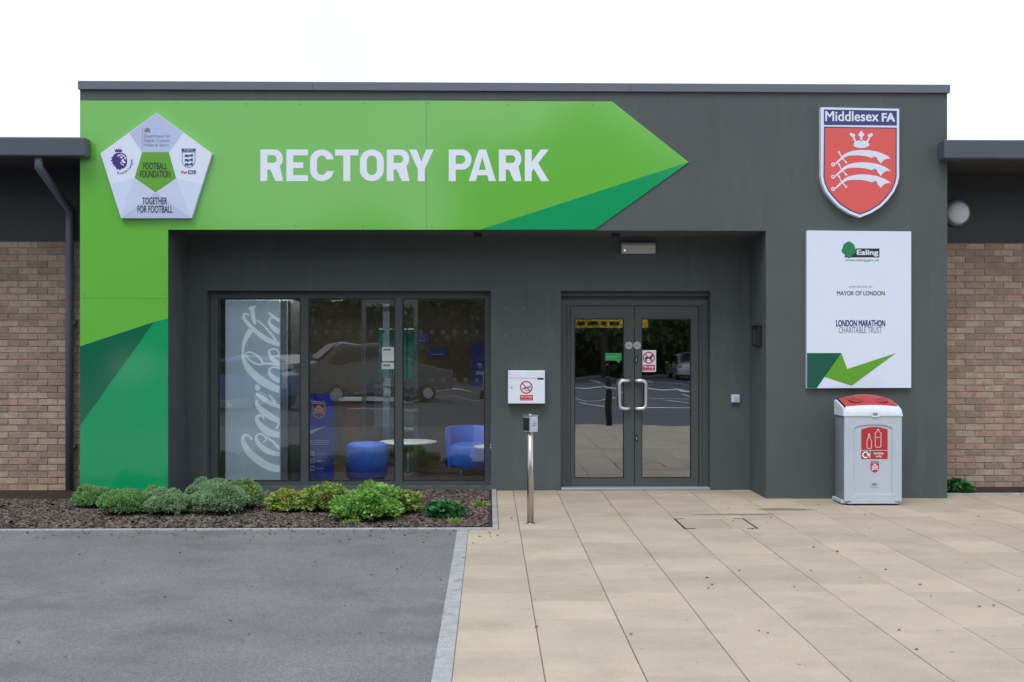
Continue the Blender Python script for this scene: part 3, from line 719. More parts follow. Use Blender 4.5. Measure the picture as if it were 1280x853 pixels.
text('TOGETHER', 177.8, 209, 247, 255.7, YQ, M_ink, pg, bold=.014); text('FOR FOOTBALL', 172, 215.8, 257.2, 266.2, YQ, M_ink, pg, bold=.014)
M_dept = mat('slate_ink', (.22, .24, .34), .5)
text('Department for', 180, 213, 168, 173.2, YQ, M_dept, pg); text('Digital, Culture', 180, 211.5, 173.6, 179, YQ, M_dept, pg); text('Media & Sport', 180, 211, 179.6, 184, YQ, M_dept, pg)
pfill('rule', mat('pink_ink', (.45, .2, .3), .5), pg, [[(177.7, 159.5), (178.2, 159.5), (178.2, 185), (177.7, 185)]], YQ, .0008)
crest = [[(180.4, 160.6), (181.6, 161.6), (182.4, 160.9), (183.2, 160.2), (184.2, 159.9), (185.2, 160.2), (186, 160.9), (186.8, 161.5), (188, 160.6), (187.6, 163), (188, 165.6), (186.4, 165.9), (185, 165.2), (184.2, 166.3), (183.4, 165.2), (182, 165.9), (180.4, 165.6), (180.9, 163)]]
pfill('crest', M_greyink, pg, crest, YQ, .0008)
zz = lambda pts: [(115 + x / 5.506, 130 + y / 5.506) for x, y in pts]
lion = [(150, 350), (165, 340), (190, 336), (215, 340), (232, 352), (240, 375), (242, 400), (236, 425), (222, 440), (200, 448), (188, 458), (182, 446), (172, 452), (165, 440), (158, 428), (148, 428), (150, 412), (138, 415), (142, 398), (128, 392), (140, 380), (130, 368), (144, 364)]
pfill('lion_emblem', M_purple, pg, [zz(lion)], YQ, .001)
pfill('crown', M_purple, pg, [zz([(160, 332), (153, 312), (165, 320), (168, 306), (178, 318), (184, 304), (190, 318), (199, 307), (200, 321), (210, 316), (205, 331)])], YQ, .001)
pfills('lion_face_marks', M_sign, pg, [[zz(ribbon(spline([(176, 362), (190, 352), (210, 352), (226, 366)]), 7))], [zz([(188, 366), (206, 362), (214, 372), (200, 374)])], [zz([(222, 372), (234, 368), (236, 380), (226, 384)])], [zz([(200, 388), (216, 380), (222, 396), (232, 398), (228, 408), (212, 406)])], [zz(ribbon(spline([(196, 402), (206, 416), (220, 422)]), 6))]], YQ - .001, .001)
def arc_text(s, cx, cy, r, a0, a1, h, Y, m, parent):
    bms = NB(); adv = [0.0]
    for ch in s: adv.append(adv[-1] + {'i': .27, 'r': .4, 'm': .9, ' ': .3, 'L': .5}.get(ch, .58))
    for i, ch in enumerate(s):
        if ch == ' ': continue
        a = R(a0 + (a1 - a0) * (adv[i] + adv[i + 1]) / 2 / adv[-1]); me = glyph_mesh(ch, .01)
        c = np.zeros(len(me.vertices) * 3); me.vertices.foreach_get('co', c); c = c.reshape(-1, 3)
        x0, z0 = at(cx + r * math.cos(a), cy - r * math.sin(a), Y); k = h / F * (Y - CAM.y); rt = a + R(90)
        u, v = (c[:, 0] - (c[:, 0].min() + c[:, 0].max()) / 2) * k, c[:, 1] * k
        X_ = x0 + u * math.cos(rt) - v * math.sin(rt); Z_ = z0 + u * math.sin(rt) + v * math.cos(rt)
        me.vertices.foreach_set('co', np.stack([X_, np.full(len(c), Y - .001), Z_], 1).reshape(-1)); bms.from_mesh(me); bpy.data.meshes.remove(me)
    return mk('lettering', bms, m, parent)
arc_text('Premier League', 149, 201.5, 16.6, -100, 8, 4.2, YQ, M_ink, pg)
pfill('navy_header', M_navy, pg, [zz([(617, 308), (713, 308), (713, 327), (617, 327)])], YQ, .001)
text('England', *[115 + v / 5.506 for v in (635, 697)], *[130 + v / 5.506 for v in (311, 324)], YQ - .001, M_sign, pg, d=.0008)
sh = zz([(619, 330), (711, 330), (711, 395), (704, 418), (688, 432), (665, 440), (642, 432), (626, 418), (619, 395)])
pfill('shield_outline', M_navy, pg, [sh, inset(sh, .55)], YQ, .001)
for y in (356, 386, 416):
    li = zz([(636, y), (645, y - 8), (656, y - 7), (662, y - 2), (678, y - 6), (690, y - 12), (697, y - 4), (690, y), (697, y + 6), (686, y + 10), (680, y + 4), (666, y + 5), (664, y + 12), (654, y + 12), (654, y + 4), (644, y + 10), (636, y + 8), (644, y + 2)])
    pfill('lion', M_navy, pg, [li], YQ, .001)
text('For', *[115 + v / 5.506 for v in (615, 657)], *[130 + v / 5.506 for v in (460, 480)], YQ, M_sred, pg, bold=.03)
pfill('navy_box', M_navy, pg, [zz([(661, 458), (714, 458), (714, 483), (661, 483)])], YQ, .001)
text('ALL', *[115 + v / 5.506 for v in (666, 710)], *[130 + v / 5.506 for v in (462, 479)], YQ - .001, M_sign, pg, bold=.03, d=.0008)

# ================================================================== SHIELD SIGN
YS = -.075
sd_ = thing('shield_sign', 'red and navy shield sign reading Middlesex FA with crown and three swords', 'sign', (at(1075, 272, YS)[0], 0, at(1075, 272, YS)[1]))
OUT = [(1026, 134.3), (1124, 136.2), (1124, 221), (1122, 230), (1117.5, 240), (1110, 250), (1101, 259), (1089, 266.5), (1075, 272), (1061, 266.6), (1049, 259), (1040, 250), (1032, 240), (1027.8, 230), (1026, 221)]
bm = NB(); prism(bm, [ats(OUT, YS)], YS, -.0015); mk('board', bm, M_sign, sd_)
hd = [(1029.8, 137), (1121, 138.7), (1121, 157.2), (1029.8, 156.4)]
pfill('navy_header', M_navy, sd_, [hd], YS, .0014)
text('Middlesex', 1031.5, 1098.3, 139.4, 151.8, YS - .0014, M_sign, sd_, bold=.018, d=.0015); text('FA', 1102, 1118.8, 141.6, 152.4, YS - .0014, M_sign, sd_, bold=.04, d=.0015)
fld = [(1030, 158.5), (1121, 159.8)] + inset(OUT, 3.2)[2:]
pfill('navy_border', M_navy, sd_, [fld], YS, .0013)
fl2 = inset(fld, 1.5); pfill('red_field', M_red, sd_, [fl2], YS - .0013, .0012)
YT = YS - .0026
z6 = lambda pts: [(1025 + x / 6.32, 135 + y / 6.32) for x, y in pts]
pfill('crown', M_sign, sd_, [z6([(262, 275), (272, 268), (258, 232), (244, 224), (235, 212), (238, 200), (250, 198), (258, 204), (272, 206), (278, 218), (272, 230), (284, 264), (300, 260), (317, 256), (318, 228), (304, 218), (302, 206), (312, 200), (316, 186), (328, 182), (336, 188), (338, 200), (350, 206), (348, 220), (334, 228), (335, 256), (352, 260), (368, 264), (384, 232), (376, 220), (382, 208), (396, 206), (402, 200), (414, 202), (418, 212), (410, 226), (396, 234), (382, 268), (390, 278), (388, 300), (366, 312), (326, 318), (288, 312), (266, 302)])], YT, .0012)
pfills('crown_dots', M_navy, sd_, [[z6(circ(x, y, 6, 10))] for x, y in ((265, 274), (326, 258), (388, 274))], YT - .0012, .0008)
for y in (0, 97, 193):
    S1 = spline([(104, 446, 16), (140, 428, 16), (175, 396, 20)], 4)
    blade = [(118, 450), (96 + 30, 430), (160, 398), (190, 368), (225, 350), (270, 338), (325, 333), (390, 336), (450, 346), (500, 364), (535, 382), (560, 402), (530, 402), (508, 410), (492, 424), (480, 442), (470, 426), (456, 414), (452, 396), (440, 386), (424, 386), (410, 396), (398, 392), (360, 382), (310, 376), (260, 376), (220, 380), (190, 394), (160, 418), (135, 440)]
    pfill('sword', M_sign, sd_, [z6([(a, b_ + y) for a, b_ in blade])], YT, .0012)
    pfill('sword_pommel', M_sign, sd_, [z6(circ(104, 448 + y, 16, 18)), z6(circ(104, 448 + y, 6.5, 12))], YT, .0016)
    pfill('sword_guard', M_sign, sd_, [z6(ribbon(spline([(150, 352 + y), (170, 388 + y), (206, 432 + y)]), 8))], YT, .0019)
    pfills('guard_knobs', M_sign, sd_, [[z6(circ(150, 350 + y, 9, 12))], [z6(circ(206, 431 + y, 9, 12))]], YT, .0022)

# ================================================================== SPONSOR BOARD
YO = -.05
sb = thing('sponsor_board', 'white rectangular supporters board with green tick band above the recycling bin', 'sign', (at(1074, 485, YO)[0], 0, at(1074, 485, YO)[1]))
bm = NB(); prism(bm, [ats([(1008.5, 288.3), (1139, 289.5), (1139, 485), (1008.5, 485.5)], YO)], YO, -.0015); mk('board', bm, M_sign, sb)
pfill('dark_green_facet', M_sdg, sb, [[(1008.7, 441.5), (1051.8, 441.5), (1021, 485.2), (1008.7, 485.2)]], YO, .0012)
pfill('green_tick', M_slg, sb, [[(1051.8, 441.5), (1059, 461.5), (1120, 441.5), (1064.6, 482.4), (1030.8, 471.5)]], YO, .0014)
tree_o = [(1061 + (8.6 + .9 * math.sin(5 * q)) * math.cos(q), 312 + (9.2 + .7 * math.cos(4 * q)) * math.sin(q)) for q in [R(k * 10) for k in range(36)]]
pfill('logo_bar', M_ink, sb, [[(1056, 318), (1066, 318), (1070, 310.8), (1099.3, 310.8), (1099.3, 322), (1056, 322)]], YO, .0011)
pfill('tree_crown', M_logog, sb, [tree_o], YO, .0016); pfill('tree_trunk', M_logog, sb, [[(1059.8, 320), (1062.4, 320), (1063, 322.6), (1059, 322.6)]], YO, .0019)
text('Ealing', 1071, 1098, 312.4, 320.9, YO - .0011, M_sign, sb, bold=.03, d=.0014); text('www.ealing.gov.uk', 1056.5, 1099, 323.6, 327.6, YO, M_logog, sb)
text('SUPPORTED BY', 1061, 1090.6, 357.6, 360, YO, M_greyink, sb, space=1.2); text('MAYOR OF LONDON', 1046.2, 1105.8, 364, 369.5, YO, M_ink, sb, bold=.006)
text('LONDON MARATHON', 1045, 1106.4, 400.2, 408.4, YO, M_indigo, sb, bold=.03); text('CHARITABLE TRUST', 1048.5, 1102.3, 409, 416.6, YO, M_greyink, sb, bold=-.008)

# ================================================================== SMALL WALL FIXTURES
q = at(658, 505, YW)
lb = thing('wall_letter_box', 'white wall-mounted letter box with no smoking sticker beside the doors', 'letter box', (q[0], YW, q[1]))
YL = YW - .1
x0, z1 = at(635, 463.3, YL); x1, z0 = at(681.3, 505, YL)
pbox('body', M_white, lb, x0, x1, YL + .012, YW - .001, z0, z1, bev=.006, seg=2)
bm = NB(); box(bm, x0 + .002, x1 - .002, YL, YL + .011, z0 + .004, at(650, 473.5, YL)[1], bev=.003); mk('door', bm, M_white, lb)
bm = NB(); box(bm, x0 + .015, x1 - .015, YL + .002, YL + .0125, at(650, 472.8, YL)[1], z1 - .014, bev=.003); mk('letter_flap', bm, M_white, lb)
pfill('name_slot', M_black, lb, [[(672, 472.7), (679.4, 472.7), (679.4, 474.7), (672, 474.7)]], YL, .003)
c = at(639.5, 484.5, YL); bm = NB(); disc_y(bm, c[0], c[1], [(.012, YL), (.011, YL - .006)][::-1], 14); mk('lock', bm, M_alu, lb)
pfill('cigarette_symbol', M_greyink, lb, [ribbon([(652.6, 486.6), (663.4, 483.2)], 2.0)], YL, .001); pfill('smoke_symbol', M_greyink, lb, [ribbon(spline([(655, 484), (656.4, 488), (660, 488.6), (663, 485)]), .8)], YL, .0012)
prohibition(lb, 657.8, 484.4, 8.0, YL, 1.5)
pfill('caption_band', M_sred, lb, [[(650, 493.9), (666.2, 493.9), (666.2, 500.8), (650, 500.8)]], YL, .001)
text('No smoking', 651.2, 665, 494.8, 498, YL - .001, M_white, lb, d=.001, bold=.01); text('on these premises', 651.2, 665, 498.6, 500.2, YL - .001, M_white, lb, d=.001)
# emergency light
q = at(798, 310, YW); el = thing('emergency_light', 'small white rectangular bulkhead light high on the porch wall above the doors', 'wall light', (q[0], YW, q[1]))
x0, z1 = at(777.3, 303.3, YW - .08); x1, z0 = at(820, 316.2, YW - .08)
bm = NB(); box(bm, x0, x1, YW - .03, YW - .001, z0 - .004, z1 + .004, bev=.006); mk('base', bm, M_signg2, el)
bm = NB(); prism(bm, [[(YW - .08, z0 + .005), (YW - .08, z1 - .03), (YW - .06, z1 - .004), (YW - .031, z1 - .002), (YW - .031, z0 + .001), (YW - .072, z0 + .001)]], x0 + .006, x1 - .006)
bmesh.ops.transform(bm, matrix=Matrix(((0, 1, 0, 0), (1, 0, 0, 0), (0, 0, 1, 0), (0, 0, 0, 1))), verts=bm.verts); bmesh.ops.recalc_face_normals(bm, faces=bm.faces)
mk('diffuser', bm, mat('opal_plastic', (.62, .6, .6), .35), el)
c = at(781, 313.2, YW - .082); bm = NB(); disc_y(bm, c[0], c[1], [(.008, YW - .08), (.007, YW - .086)][::-1], 10)
m = mat('status_led', (.6, .8, .7), .4); m.node_tree.nodes['Principled BSDF'].inputs['Emission Color'].default_value = (.7, 1, .85, 1); m.node_tree.nodes['Principled BSDF'].inputs['Emission Strength'].default_value = 1.2
mk('status_lamp', bm, m, el)
# dark keypad on the porch return
zk1, zk0 = at(947, 408.5, .4)[1], at(947, 433.5, .4)[1]
kp = thing('entry_keypad', 'black access keypad on the right return wall of the porch', 'keypad', (XB, .4, zk0))
ya, yb = .19, .47
pbox('housing', M_black, kp, XB - .05, XB - .001, ya, yb, zk0, zk1, bev=.008, seg=2)
pbox('screen', mat('keypad_face', (.05, .055, .06), .3), kp, XB - .053, XB - .0495, ya + .06, yb - .06, zk0 + .03, zk1 - .03, bev=.001)
pbox('hood', M_black, kp, XB - .075, XB - .001, ya - .005, yb + .005, zk1 + .001, zk1 + .012)
# small grey switch
q = at(919.5, 503, YW); sw = thing('wall_switch', 'small pale grey push switch low on the porch wall right of the doors', 'switch', (q[0], YW, q[1]))
x0, z1 = at(914.5, 493.5, YW - .05); x1, z0 = at(925, 503.4, YW - .05)
pbox('housing', M_signg2, sw, x0, x1, YW - .045, YW - .001, z0, z1, bev=.006, seg=2); pbox('rocker', M_binb, sw, x0 + .03, x1 - .015, YW - .052, YW - .044, z0 + .02, z1 - .02, bev=.002)
# ---- push-pad post
bx, by = ground(663, 655)
po = thing('push_pad_post', 'slim stainless steel post with door push pad standing before the doors', 'post', (bx, by, 0))
sc_ = (by + 12.7) / F; zt = 1.64 - (540 - 434) * sc_
bm = NB(); tube(bm, [(bx, by, .0), (bx, by, zt + .1)], .031, 20); mk('tube', bm, M_steel, po)
bm = NB(); lathe(bm, bx, by, [(.042, .001), (.042, .006), (.033, .01)], 20); mk('base_collar', bm, M_steel, po)
zt1 = 1.64 - (519.5 - 434) * sc_; hw = .05
bm = NB(); box(bm, bx - hw, bx + hw, by - hw, by + hw, zt, zt1 - .006, bev=.004, rot=R(38), piv=(bx, by, 0)); mk('pad_housing', bm, M_alu, po)
bm = NB(); box(bm, bx - hw - .004, bx + hw + .004, by - hw - .004, by + hw + .004, zt1 - .006, zt1 + .004, bev=.003, rot=R(38), piv=(bx, by, 0)); tube(bm, [(bx, by, zt1), (bx, by, zt1 + .012)], .02, 14); mk('cap', bm, M_steel, po)
for fy, mm_, nm in ((0, M_binb, 'push_pad'), (1, M_black, 'side_pad')):
    bm = NB(); box(bm, bx - hw * .82, bx + hw * .82, by - hw - .006, by - hw + .001, zt + .012, zt1 - .02, bev=.002, rot=R(38) - fy * R(90), piv=(bx, by, 0)); mk(nm, bm, mm_, po)
bm = NB()
for zz_, ww in ((.06, .5), (.075, .45), (.09, .3)): box(bm, bx - hw * ww, bx + hw * ww, by - hw - .0075, by - hw - .0055, zt + zz_, zt + zz_ + .006, rot=R(38), piv=(bx, by, 0))
mk('pad_symbol', bm, M_greyink, po)

# ================================================================== RECYCLING BIN
byf = -.56
BX0, BX1 = at(1055.5, 560, byf)[0], at(1127.5, 560, byf)[0]; bxc = (BX0 + BX1) / 2; bw = (BX1 - BX0) / 2
rb = thing('recycling_bin', 'pale grey plastic bottle recycling bin with red lid beneath the sponsor board', 'bin', (bxc, byf + .24, 0))
zb = at(1090, 521, byf)[1]
bm = NB()
prism(bm, [rrect(BX0 + .004, BX1 - .004, .045, zb, .03)], byf + .012, byf + .03)
mk('front_door', bm, M_binb, rb)
bm = NB()   # raised rim round the door, arched recess for the label
prism(bm, [[(BX0, .04), (BX1, .04), (BX1, zb + .01), (BX0, zb + .01)], [(bxc - .2, .12), (bxc + .2, .12), (bxc + .2, zb - .13)] + [(bxc + .2 * math.cos(R(a)), zb - .13 + .045 * math.sin(R(a))) for a in range(10, 180, 10)] + [(bxc - .2, zb - .13)]], byf, byf + .0118)
o = mk('door_rim', bm, M_binb, rb); md = o.modifiers.new('b', 'BEVEL'); md.width = .008; md.segments = 2; md.limit_method = 'ANGLE'
bm = NB(); box(bm, BX0 + .006, BX1 - .006, byf + .0305, byf + .36, .05, zb - .005, bev=.025, seg=3); mk('body', bm, M_bins, rb, angle=40)
bm = NB(); box(bm, BX0 - .02, BX1 + .004, byf + .03, byf + .385, .012, .052, bev=.01); prism(bm, [[(bxc - .27, .02), (bxc + .27, .02), (bxc + .2, .05), (bxc + .08, .064), (bxc - .08, .064), (bxc - .2, .05)]], byf - .012, byf + .03); mk('base_plate', bm, M_binb, rb)
for sx in (-1, 1): pbox('foot', M_black, rb, bxc + sx * .2 - .05, bxc + sx * .2 + .05, byf + .0, byf + .1, 0.0, .0115 if False else .03, bev=.004)
# hood: lofted white shell, then red lid
def loft(rows, nx=17, bulge=.05):
    bm = NB(); g_ = []
    for (y, z, hw_, bl_) in rows:
        g_.append([bm.verts.new((bxc + hw_ * (2 * i / (nx - 1) - 1), y, z + bl_ * (1 - (2 * i / (nx - 1) - 1) ** 2))) for i in range(nx)])
    for a in range(len(rows) - 1):
        for i in range(nx - 1):
            f_ = bm.faces.new((g_[a][i], g_[a][i + 1], g_[a + 1][i + 1], g_[a + 1][i])); f_.smooth = True
    bmesh.ops.recalc_face_normals(bm, faces=bm.faces); return bm
zh = at(1090, 508.5, byf + .03)[1]
bm = loft([(byf + .03, zb - .001, bw + .006, 0), (byf - .006, zb + .0, bw + .006, .0), (byf - .008, zb + .012, bw + .006, .0), (byf + .004, zh - .03, bw - .004, .006), (byf + .022, zh - .006, bw - .018, .012), (byf + .045, zh, bw - .03, .016), (byf + .06, zh - .004, bw - .03, .016), (byf + .06, zb, bw - .03, 0)])
mk('hood', bm, M_binh, rb)
M_sw = Matrix(((0, 1, 0, 0), (1, 0, 0, 0), (0, 0, 1, 0), (0, 0, 0, 1)))
for sx in (-1, 1):
    bm = NB(); xx = bxc + sx * (bw - .01)
    prism(bm, [[(byf + .02, zb), (byf + .36, zb), (byf + .37, zh + .056), (byf + .32, zh + .06), (byf + .2, zh + .03), (byf + .05, zh - .012)]], xx - .012, xx + .012)
    bmesh.ops.transform(bm, matrix=M_sw, verts=bm.verts); bmesh.ops.recalc_face_normals(bm, faces=bm.faces)
    o = mk('hood_side', bm, M_binh, rb); md = o.modifiers.new('b', 'BEVEL'); md.width = .007; md.segments = 2
lid = loft([(byf + .061, zb, bw - .03, 0), (byf + .061, zh - .002, bw - .03, .014), (byf + .075, zh + .012, bw - .026, .02), (byf + .15, zh + .034, bw - .022, .036), (byf + .22, zh + .056, bw - .022, .046), (byf + .3, zh + .068, bw - .022, .05), (byf + .355, zh + .062, bw - .024, .046), (byf + .365, zb, bw - .03, 0)])
lido = mk('lid', lid, M_redlid, rb)
for sx in (-.13, .13):
    bm = NB(); N_ = 24
    lathe(bm, 0, 0, [(.075, .0), (.08, .012), (.07, .02), (.055, .016), (.05, .004)], N_)
    bmesh.ops.transform(bm, matrix=Matrix.Translation((bxc + sx, byf + .17, zh + .056)) @ Matrix.Rotation(R(14), 4, 'X') @ Matrix.Diagonal((1, 1.1, 1, 1)), verts=bm.verts); mk('aperture_rim', bm, M_redlid, lido)
    bm = NB(); lathe(bm, 0, 0, [(.054, .0), (.054, .018)], N_); bmesh.ops.transform(bm, matrix=Matrix.Translation((bxc + sx, byf + .17, zh + .056)) @ Matrix.Rotation(R(14), 4, 'X') @ Matrix.Diagonal((1, 1.1, 1, 1)), verts=bm.verts); mk('aperture', bm, mat('shaded_lid_red', (.3, .02, .025), .6), lido)  # flat disc, lid red darkened for the shade inside the opening
for (px, py), mm_ in (((1094, 518), M_binh), ((1093, 605.5), M_binb)):
    pfill('lock_surround', mm_, rb, [rrect(px - 5.2, px + 5.2, py - 3, py + 3.6, 2)], byf - .009 if py < 560 else byf + .012, .006)
    pfill('lock', M_bins, rb, [circ(px, py, 3.3, 16, 1.6)], byf - .015 if py < 560 else byf + .006, .003)
YR = byf + .0115
st_ = [(1076.5, 574), (1076.5, 537)] + [(1076.5 + 33 * k / 10, 537 - 3.2 * math.sin(math.pi * k / 10)) for k in range(1, 10)] + [(1109.5, 537), (1109.5, 574)]
pfill('label_plate', mat('label_red', (.45, .03, .035), .4), rb, [st_], YR, .0015)
z5 = lambda pts: [(1020 + x / 5.5, 485 + y / 5.5) for x, y in pts]
YV = YR - .0015
b1 = [(348, 410), (348, 368), (356, 348), (360, 316), (370, 316), (374, 348), (384, 368), (384, 410), (378, 418), (354, 418)]
b2 = [(406, 402), (406, 330), (404, 312), (418, 298), (422, 284), (432, 284), (436, 298), (450, 312), (448, 330), (448, 402), (440, 412), (428, 408), (414, 412)]
for b_ in (b1, b2): pfill('bottle_symbol', M_sign, rb, [z5(b_), inset(z5(b_), .62)], YV, .001)
pfill('bottle_symbol', M_sign, rb, [z5(ribbon([(408, 340), (447, 340)], 3))], YV, .001)
pfill('divider', M_sign, rb, [z5(ribbon([(308, 430), (494, 430)], 2.5))], YV, .001); pfill('divider', M_sign, rb, [z5(ribbon([(372, 432), (372, 488)], 2.5))], YV, .0012)
rc = [(341 + 19 * math.cos(R(a)), 461 + 19 * math.sin(R(a))) for a in range(50, 340, 15)]
pfill('recycling_arrow', M_sign, rb, [z5(ribbon(rc, 9))], YV, .001); pfill('arrow_head', M_sign, rb, [z5([(366, 476), (347, 458), (372, 450)])], YV, .0013)
text('bottles', *[1020 + v / 5.5 for v in (398, 464)], *[485 + v / 5.5 for v in (440, 458)], YV, M_sign, rb, bold=.02); text('only', *[1020 + v / 5.5 for v in (410, 452)], *[485 + v / 5.5 for v in (462, 482)], YV, M_sign, rb, bold=.02)
es = z5([(374, 518), (433, 518), (433, 556), (426, 572), (404, 584), (381, 572), (374, 556)])
pfill('emblem_header', M_greyink, rb, [z5([(376, 504), (431, 504), (431, 514), (376, 514)])], YR, .0012)
pfill('emblem', M_sred, rb, [es], YR, .0012)
pfills('emblem_swords', M_sign, rb, [[z5(ribbon(spline([(384, y + 8), (400, y), (416, y + 1), (426, y + 6)]), 6))] for y in (536, 547, 558)] + [[z5([(394, 530), (396, 522), (404, 526), (412, 522), (413, 531)])]], YR - .0012, .001)

# ================================================================== INTERIOR
def room():
    YI = YW + .262
    x0, x1 = XL + .31, XR - .31
    bm = NB(); box(bm, x0, x1, YI, 7.2, -.1, -.002); struct('interior_floor', bm, mat('brown_vinyl_floor', (.075, .055, .045), .35, var=.2, vscale=2))
    bm = NB(); box(bm, x0, x1, YI, 7.2, ZS + .05, ZS + .1); struct('interior_ceiling', bm, mat('ceiling_tile', (.35, .35, .34), .9))
    YBK = 6.2
    a = at(472, 411, YBK); b_ = at(517.5, 476, YBK)
    bm = NB(); prism(bm, [[(x0, -.002), (x1, -.002), (x1, ZS + .05), (x0, ZS + .05)], [(a[0], b_[1]), (b_[0], b_[1]), (b_[0], a[1]), (a[0], a[1])]], YBK, YBK + .2)
    wbk = struct('interior_wall', bm, mat('brown_wall', (.16, .13, .105), .8, var=.12, vscale=1.5))
    bwn = thing('rear_window', 'green-tinted rear window glowing at the back of the room', 'window', ((a[0] + b_[0]) / 2, YBK, b_[1]))
    m = mat('green_film', (.12, .5, .4), .6, var=.4, vscale=9, transl=.85)
    n = 5
    for k in range(n):
        xa, xb = a[0] + (b_[0] - a[0]) * k / n, a[0] + (b_[0] - a[0]) * (k + 1) / n
        pbox('pane', m, bwn, xa + .012, xb - .006, YBK + .05, YBK + .06, b_[1] + .01, a[1] - .01)
        if k: pbox('glazing_bar', M_frame, bwn, xa - .006, xa + .012, YBK + .03, YBK + .09, b_[1], a[1])
    # partition behind the doors
    xd0 = at(640, 500, YI + .2)[0]
    bm = NB(); box(bm, xd0, xd0 + .1, YI, YBK - .002, -.001, ZS + .049); struct('interior_partition', bm, MATS['brown_wall'])
    # pale post and notices in front of the rear window
    pt = thing('interior_post', 'pale grey post with switch plates seen through the middle pane', 'post', (at(483, 560, 4.0)[0], 4.0, 0))
    xa, xb = at(478.5, 500, 4.0)[0], at(487, 500, 4.0)[0]
    pbox('shaft', M_signg, pt, xa, xb, 4.0, 4.1, 0, ZS + .04, bev=.006)
    for py in (478, 491): q = at(484, py, 4.0); pbox('plate', M_white, pt, q[0] - .05, q[0] + .05, 3.985, 3.999, q[1] - .06, q[1] + .06, bev=.004)
    for (p0, p1, y0, y1, lab) in ((477.6, 493.8, 434, 451.5, 'larger white paper notice on interior pane in front of green window'), (477, 493, 453.5, 461.5, 'smaller white paper notice below the larger one indoors')):
        q0 = at(p0, y1, 3.6); q1 = at(p1, y0, 3.6)
        n_ = thing('paper_notice', lab, 'notice', (q0[0], 3.6, q0[1]), 'paper notices indoors')
        pbox('sheet', M_white, n_, q0[0], q1[0], 3.6, 3.604, q0[1], q1[1])
        pbox('print', M_greyink, n_, q0[0] + .02, q1[0] - .06, 3.598, 3.5995, q1[1] - .05, q1[1] - .025)
    gl_ = thing('interior_screen', 'glazed screen hanging the paper notices inside the room', 'screen', (at(485, 500, 3.62)[0], 3.62, 0))
    q0 = at(455, 620, 3.62); q1 = at(520, 370, 3.62)
    for xx in (q0[0], q1[0]): pbox('stile', M_frame, gl_, xx - .03, xx + .03, 3.61, 3.67, 0, 2.3)
    pbox('rail', M_frame, gl_, q0[0] + .031, q1[0] - .031, 3.61, 3.67, 2.24, 2.3); pbox('pane', G_win, gl_, q0[0] + .031, q1[0] - .031, 3.632, 3.638, .02, 2.239)
    for p0, p1, y0, y1, mm_, lab in ((590, 611, 428, 482, mat('poster_blue', (.05, .08, .42), .5), 'tall dark blue poster at the right of the rear wall'), (519, 536, 417, 430, mat('poster_purple', (.13, .09, .45), .5), 'small purple poster beside the green rear window'), (534, 560, 436, 446, MATS['poster_blue'], 'small dark blue poster right of the purple one')):
        q0 = at(p0, y1, YBK - .03); q1 = at(p1, y0, YBK - .03)
        t = thing('wall_poster', lab, 'poster', (q0[0], YBK, q0[1]), 'posters on the rear wall')
        pbox('sheet', mm_, t, q0[0], q1[0], YBK - .02, YBK - .001, q0[1], q1[1]); pbox('print', M_signg, t, q0[0] + .06, q1[0] - .06, YBK - .0225, YBK - .0202, q0[1] + (q1[1] - q0[1]) * .25, q0[1] + (q1[1] - q0[1]) * .33)
    q0 = at(428, 600, 5.0); q1 = at(492, 498, 5.0)
    ct = thing('reception_counter', 'brown reception counter with pale top at the back of the room', 'counter', ((q0[0] + q1[0]) / 2, 5.2, 0))
    zc2 = q1[1]
    pbox('front_panel', mat('brown_laminate', (.2, .11, .06), .45, var=.2, vscale=4), ct, q0[0], q1[0], 5.0, 5.5, .08, zc2 - .04); pbox('counter_top', M_signg2, ct, q0[0] - .04, q1[0] + .04, 4.95, 5.55, zc2 - .039, zc2); pbox('plinth', M_black, ct, q0[0] + .03, q1[0] - .03, 5.04, 5.48, 0.0, .079)
room()
# lit ceiling panels, mostly unseen and added (one shows as a pale streak at the head of the middle pane)
M_lamp = mat('lit_diffuser', (.9, .9, .88), .5); bs = M_lamp.node_tree.nodes['Principled BSDF']; bs.inputs['Emission Color'].default_value = (1, .96, .88, 1); bs.inputs['Emission Strength'].default_value = 30.0
def lamp(x, y, z, wd, dp, lab):
    t = thing('ceiling_light', lab, 'ceiling light', (x, y, z), 'lit ceiling lights indoors')
    bm = NB(); prism(bm, [[(x - wd, y - dp), (x + wd, y - dp), (x + wd, y + dp), (x - wd, y + dp)]], z + .012, z + .05, axis='z'); mk('frame', bm, M_signg2, t)
    pbox('diffuser', M_lamp, t, x - wd + .015, x + wd - .015, y - dp + .015, y + dp - .015, z, z + .0115)
    for sx in (-.7, .7): bm = NB(); tube(bm, [(x + sx * wd, y, z + .045), (x + sx * wd, y, ZS + .049)], .004, 6); mk('hanger', bm, M_alu, t)
xl = at(440, 374, 4.6); lamp(xl[0], 4.6, xl[1], .3, .12, 'lit ceiling light glimpsed at the top of the middle window pane')
lamp(at(400, 500, 2.0)[0], 1.42, ZS - .06, .3, .3, 'unseen ceiling light added indoors above the blue banner')  # out of sight, added to brighten the seats inside
lamp(at(520, 500, 1.9)[0], 1.42, ZS - .06, .3, .3, 'unseen ceiling light added indoors above the low tables')  # second added lamp, hidden above the window head, brightens the seats
lamp(at(790, 500, 1.9)[0], 1.26, ZS - .06, .3, .12, 'unseen ceiling light added indoors above the entrance doors')  # unseen, added so the yellow header shows up
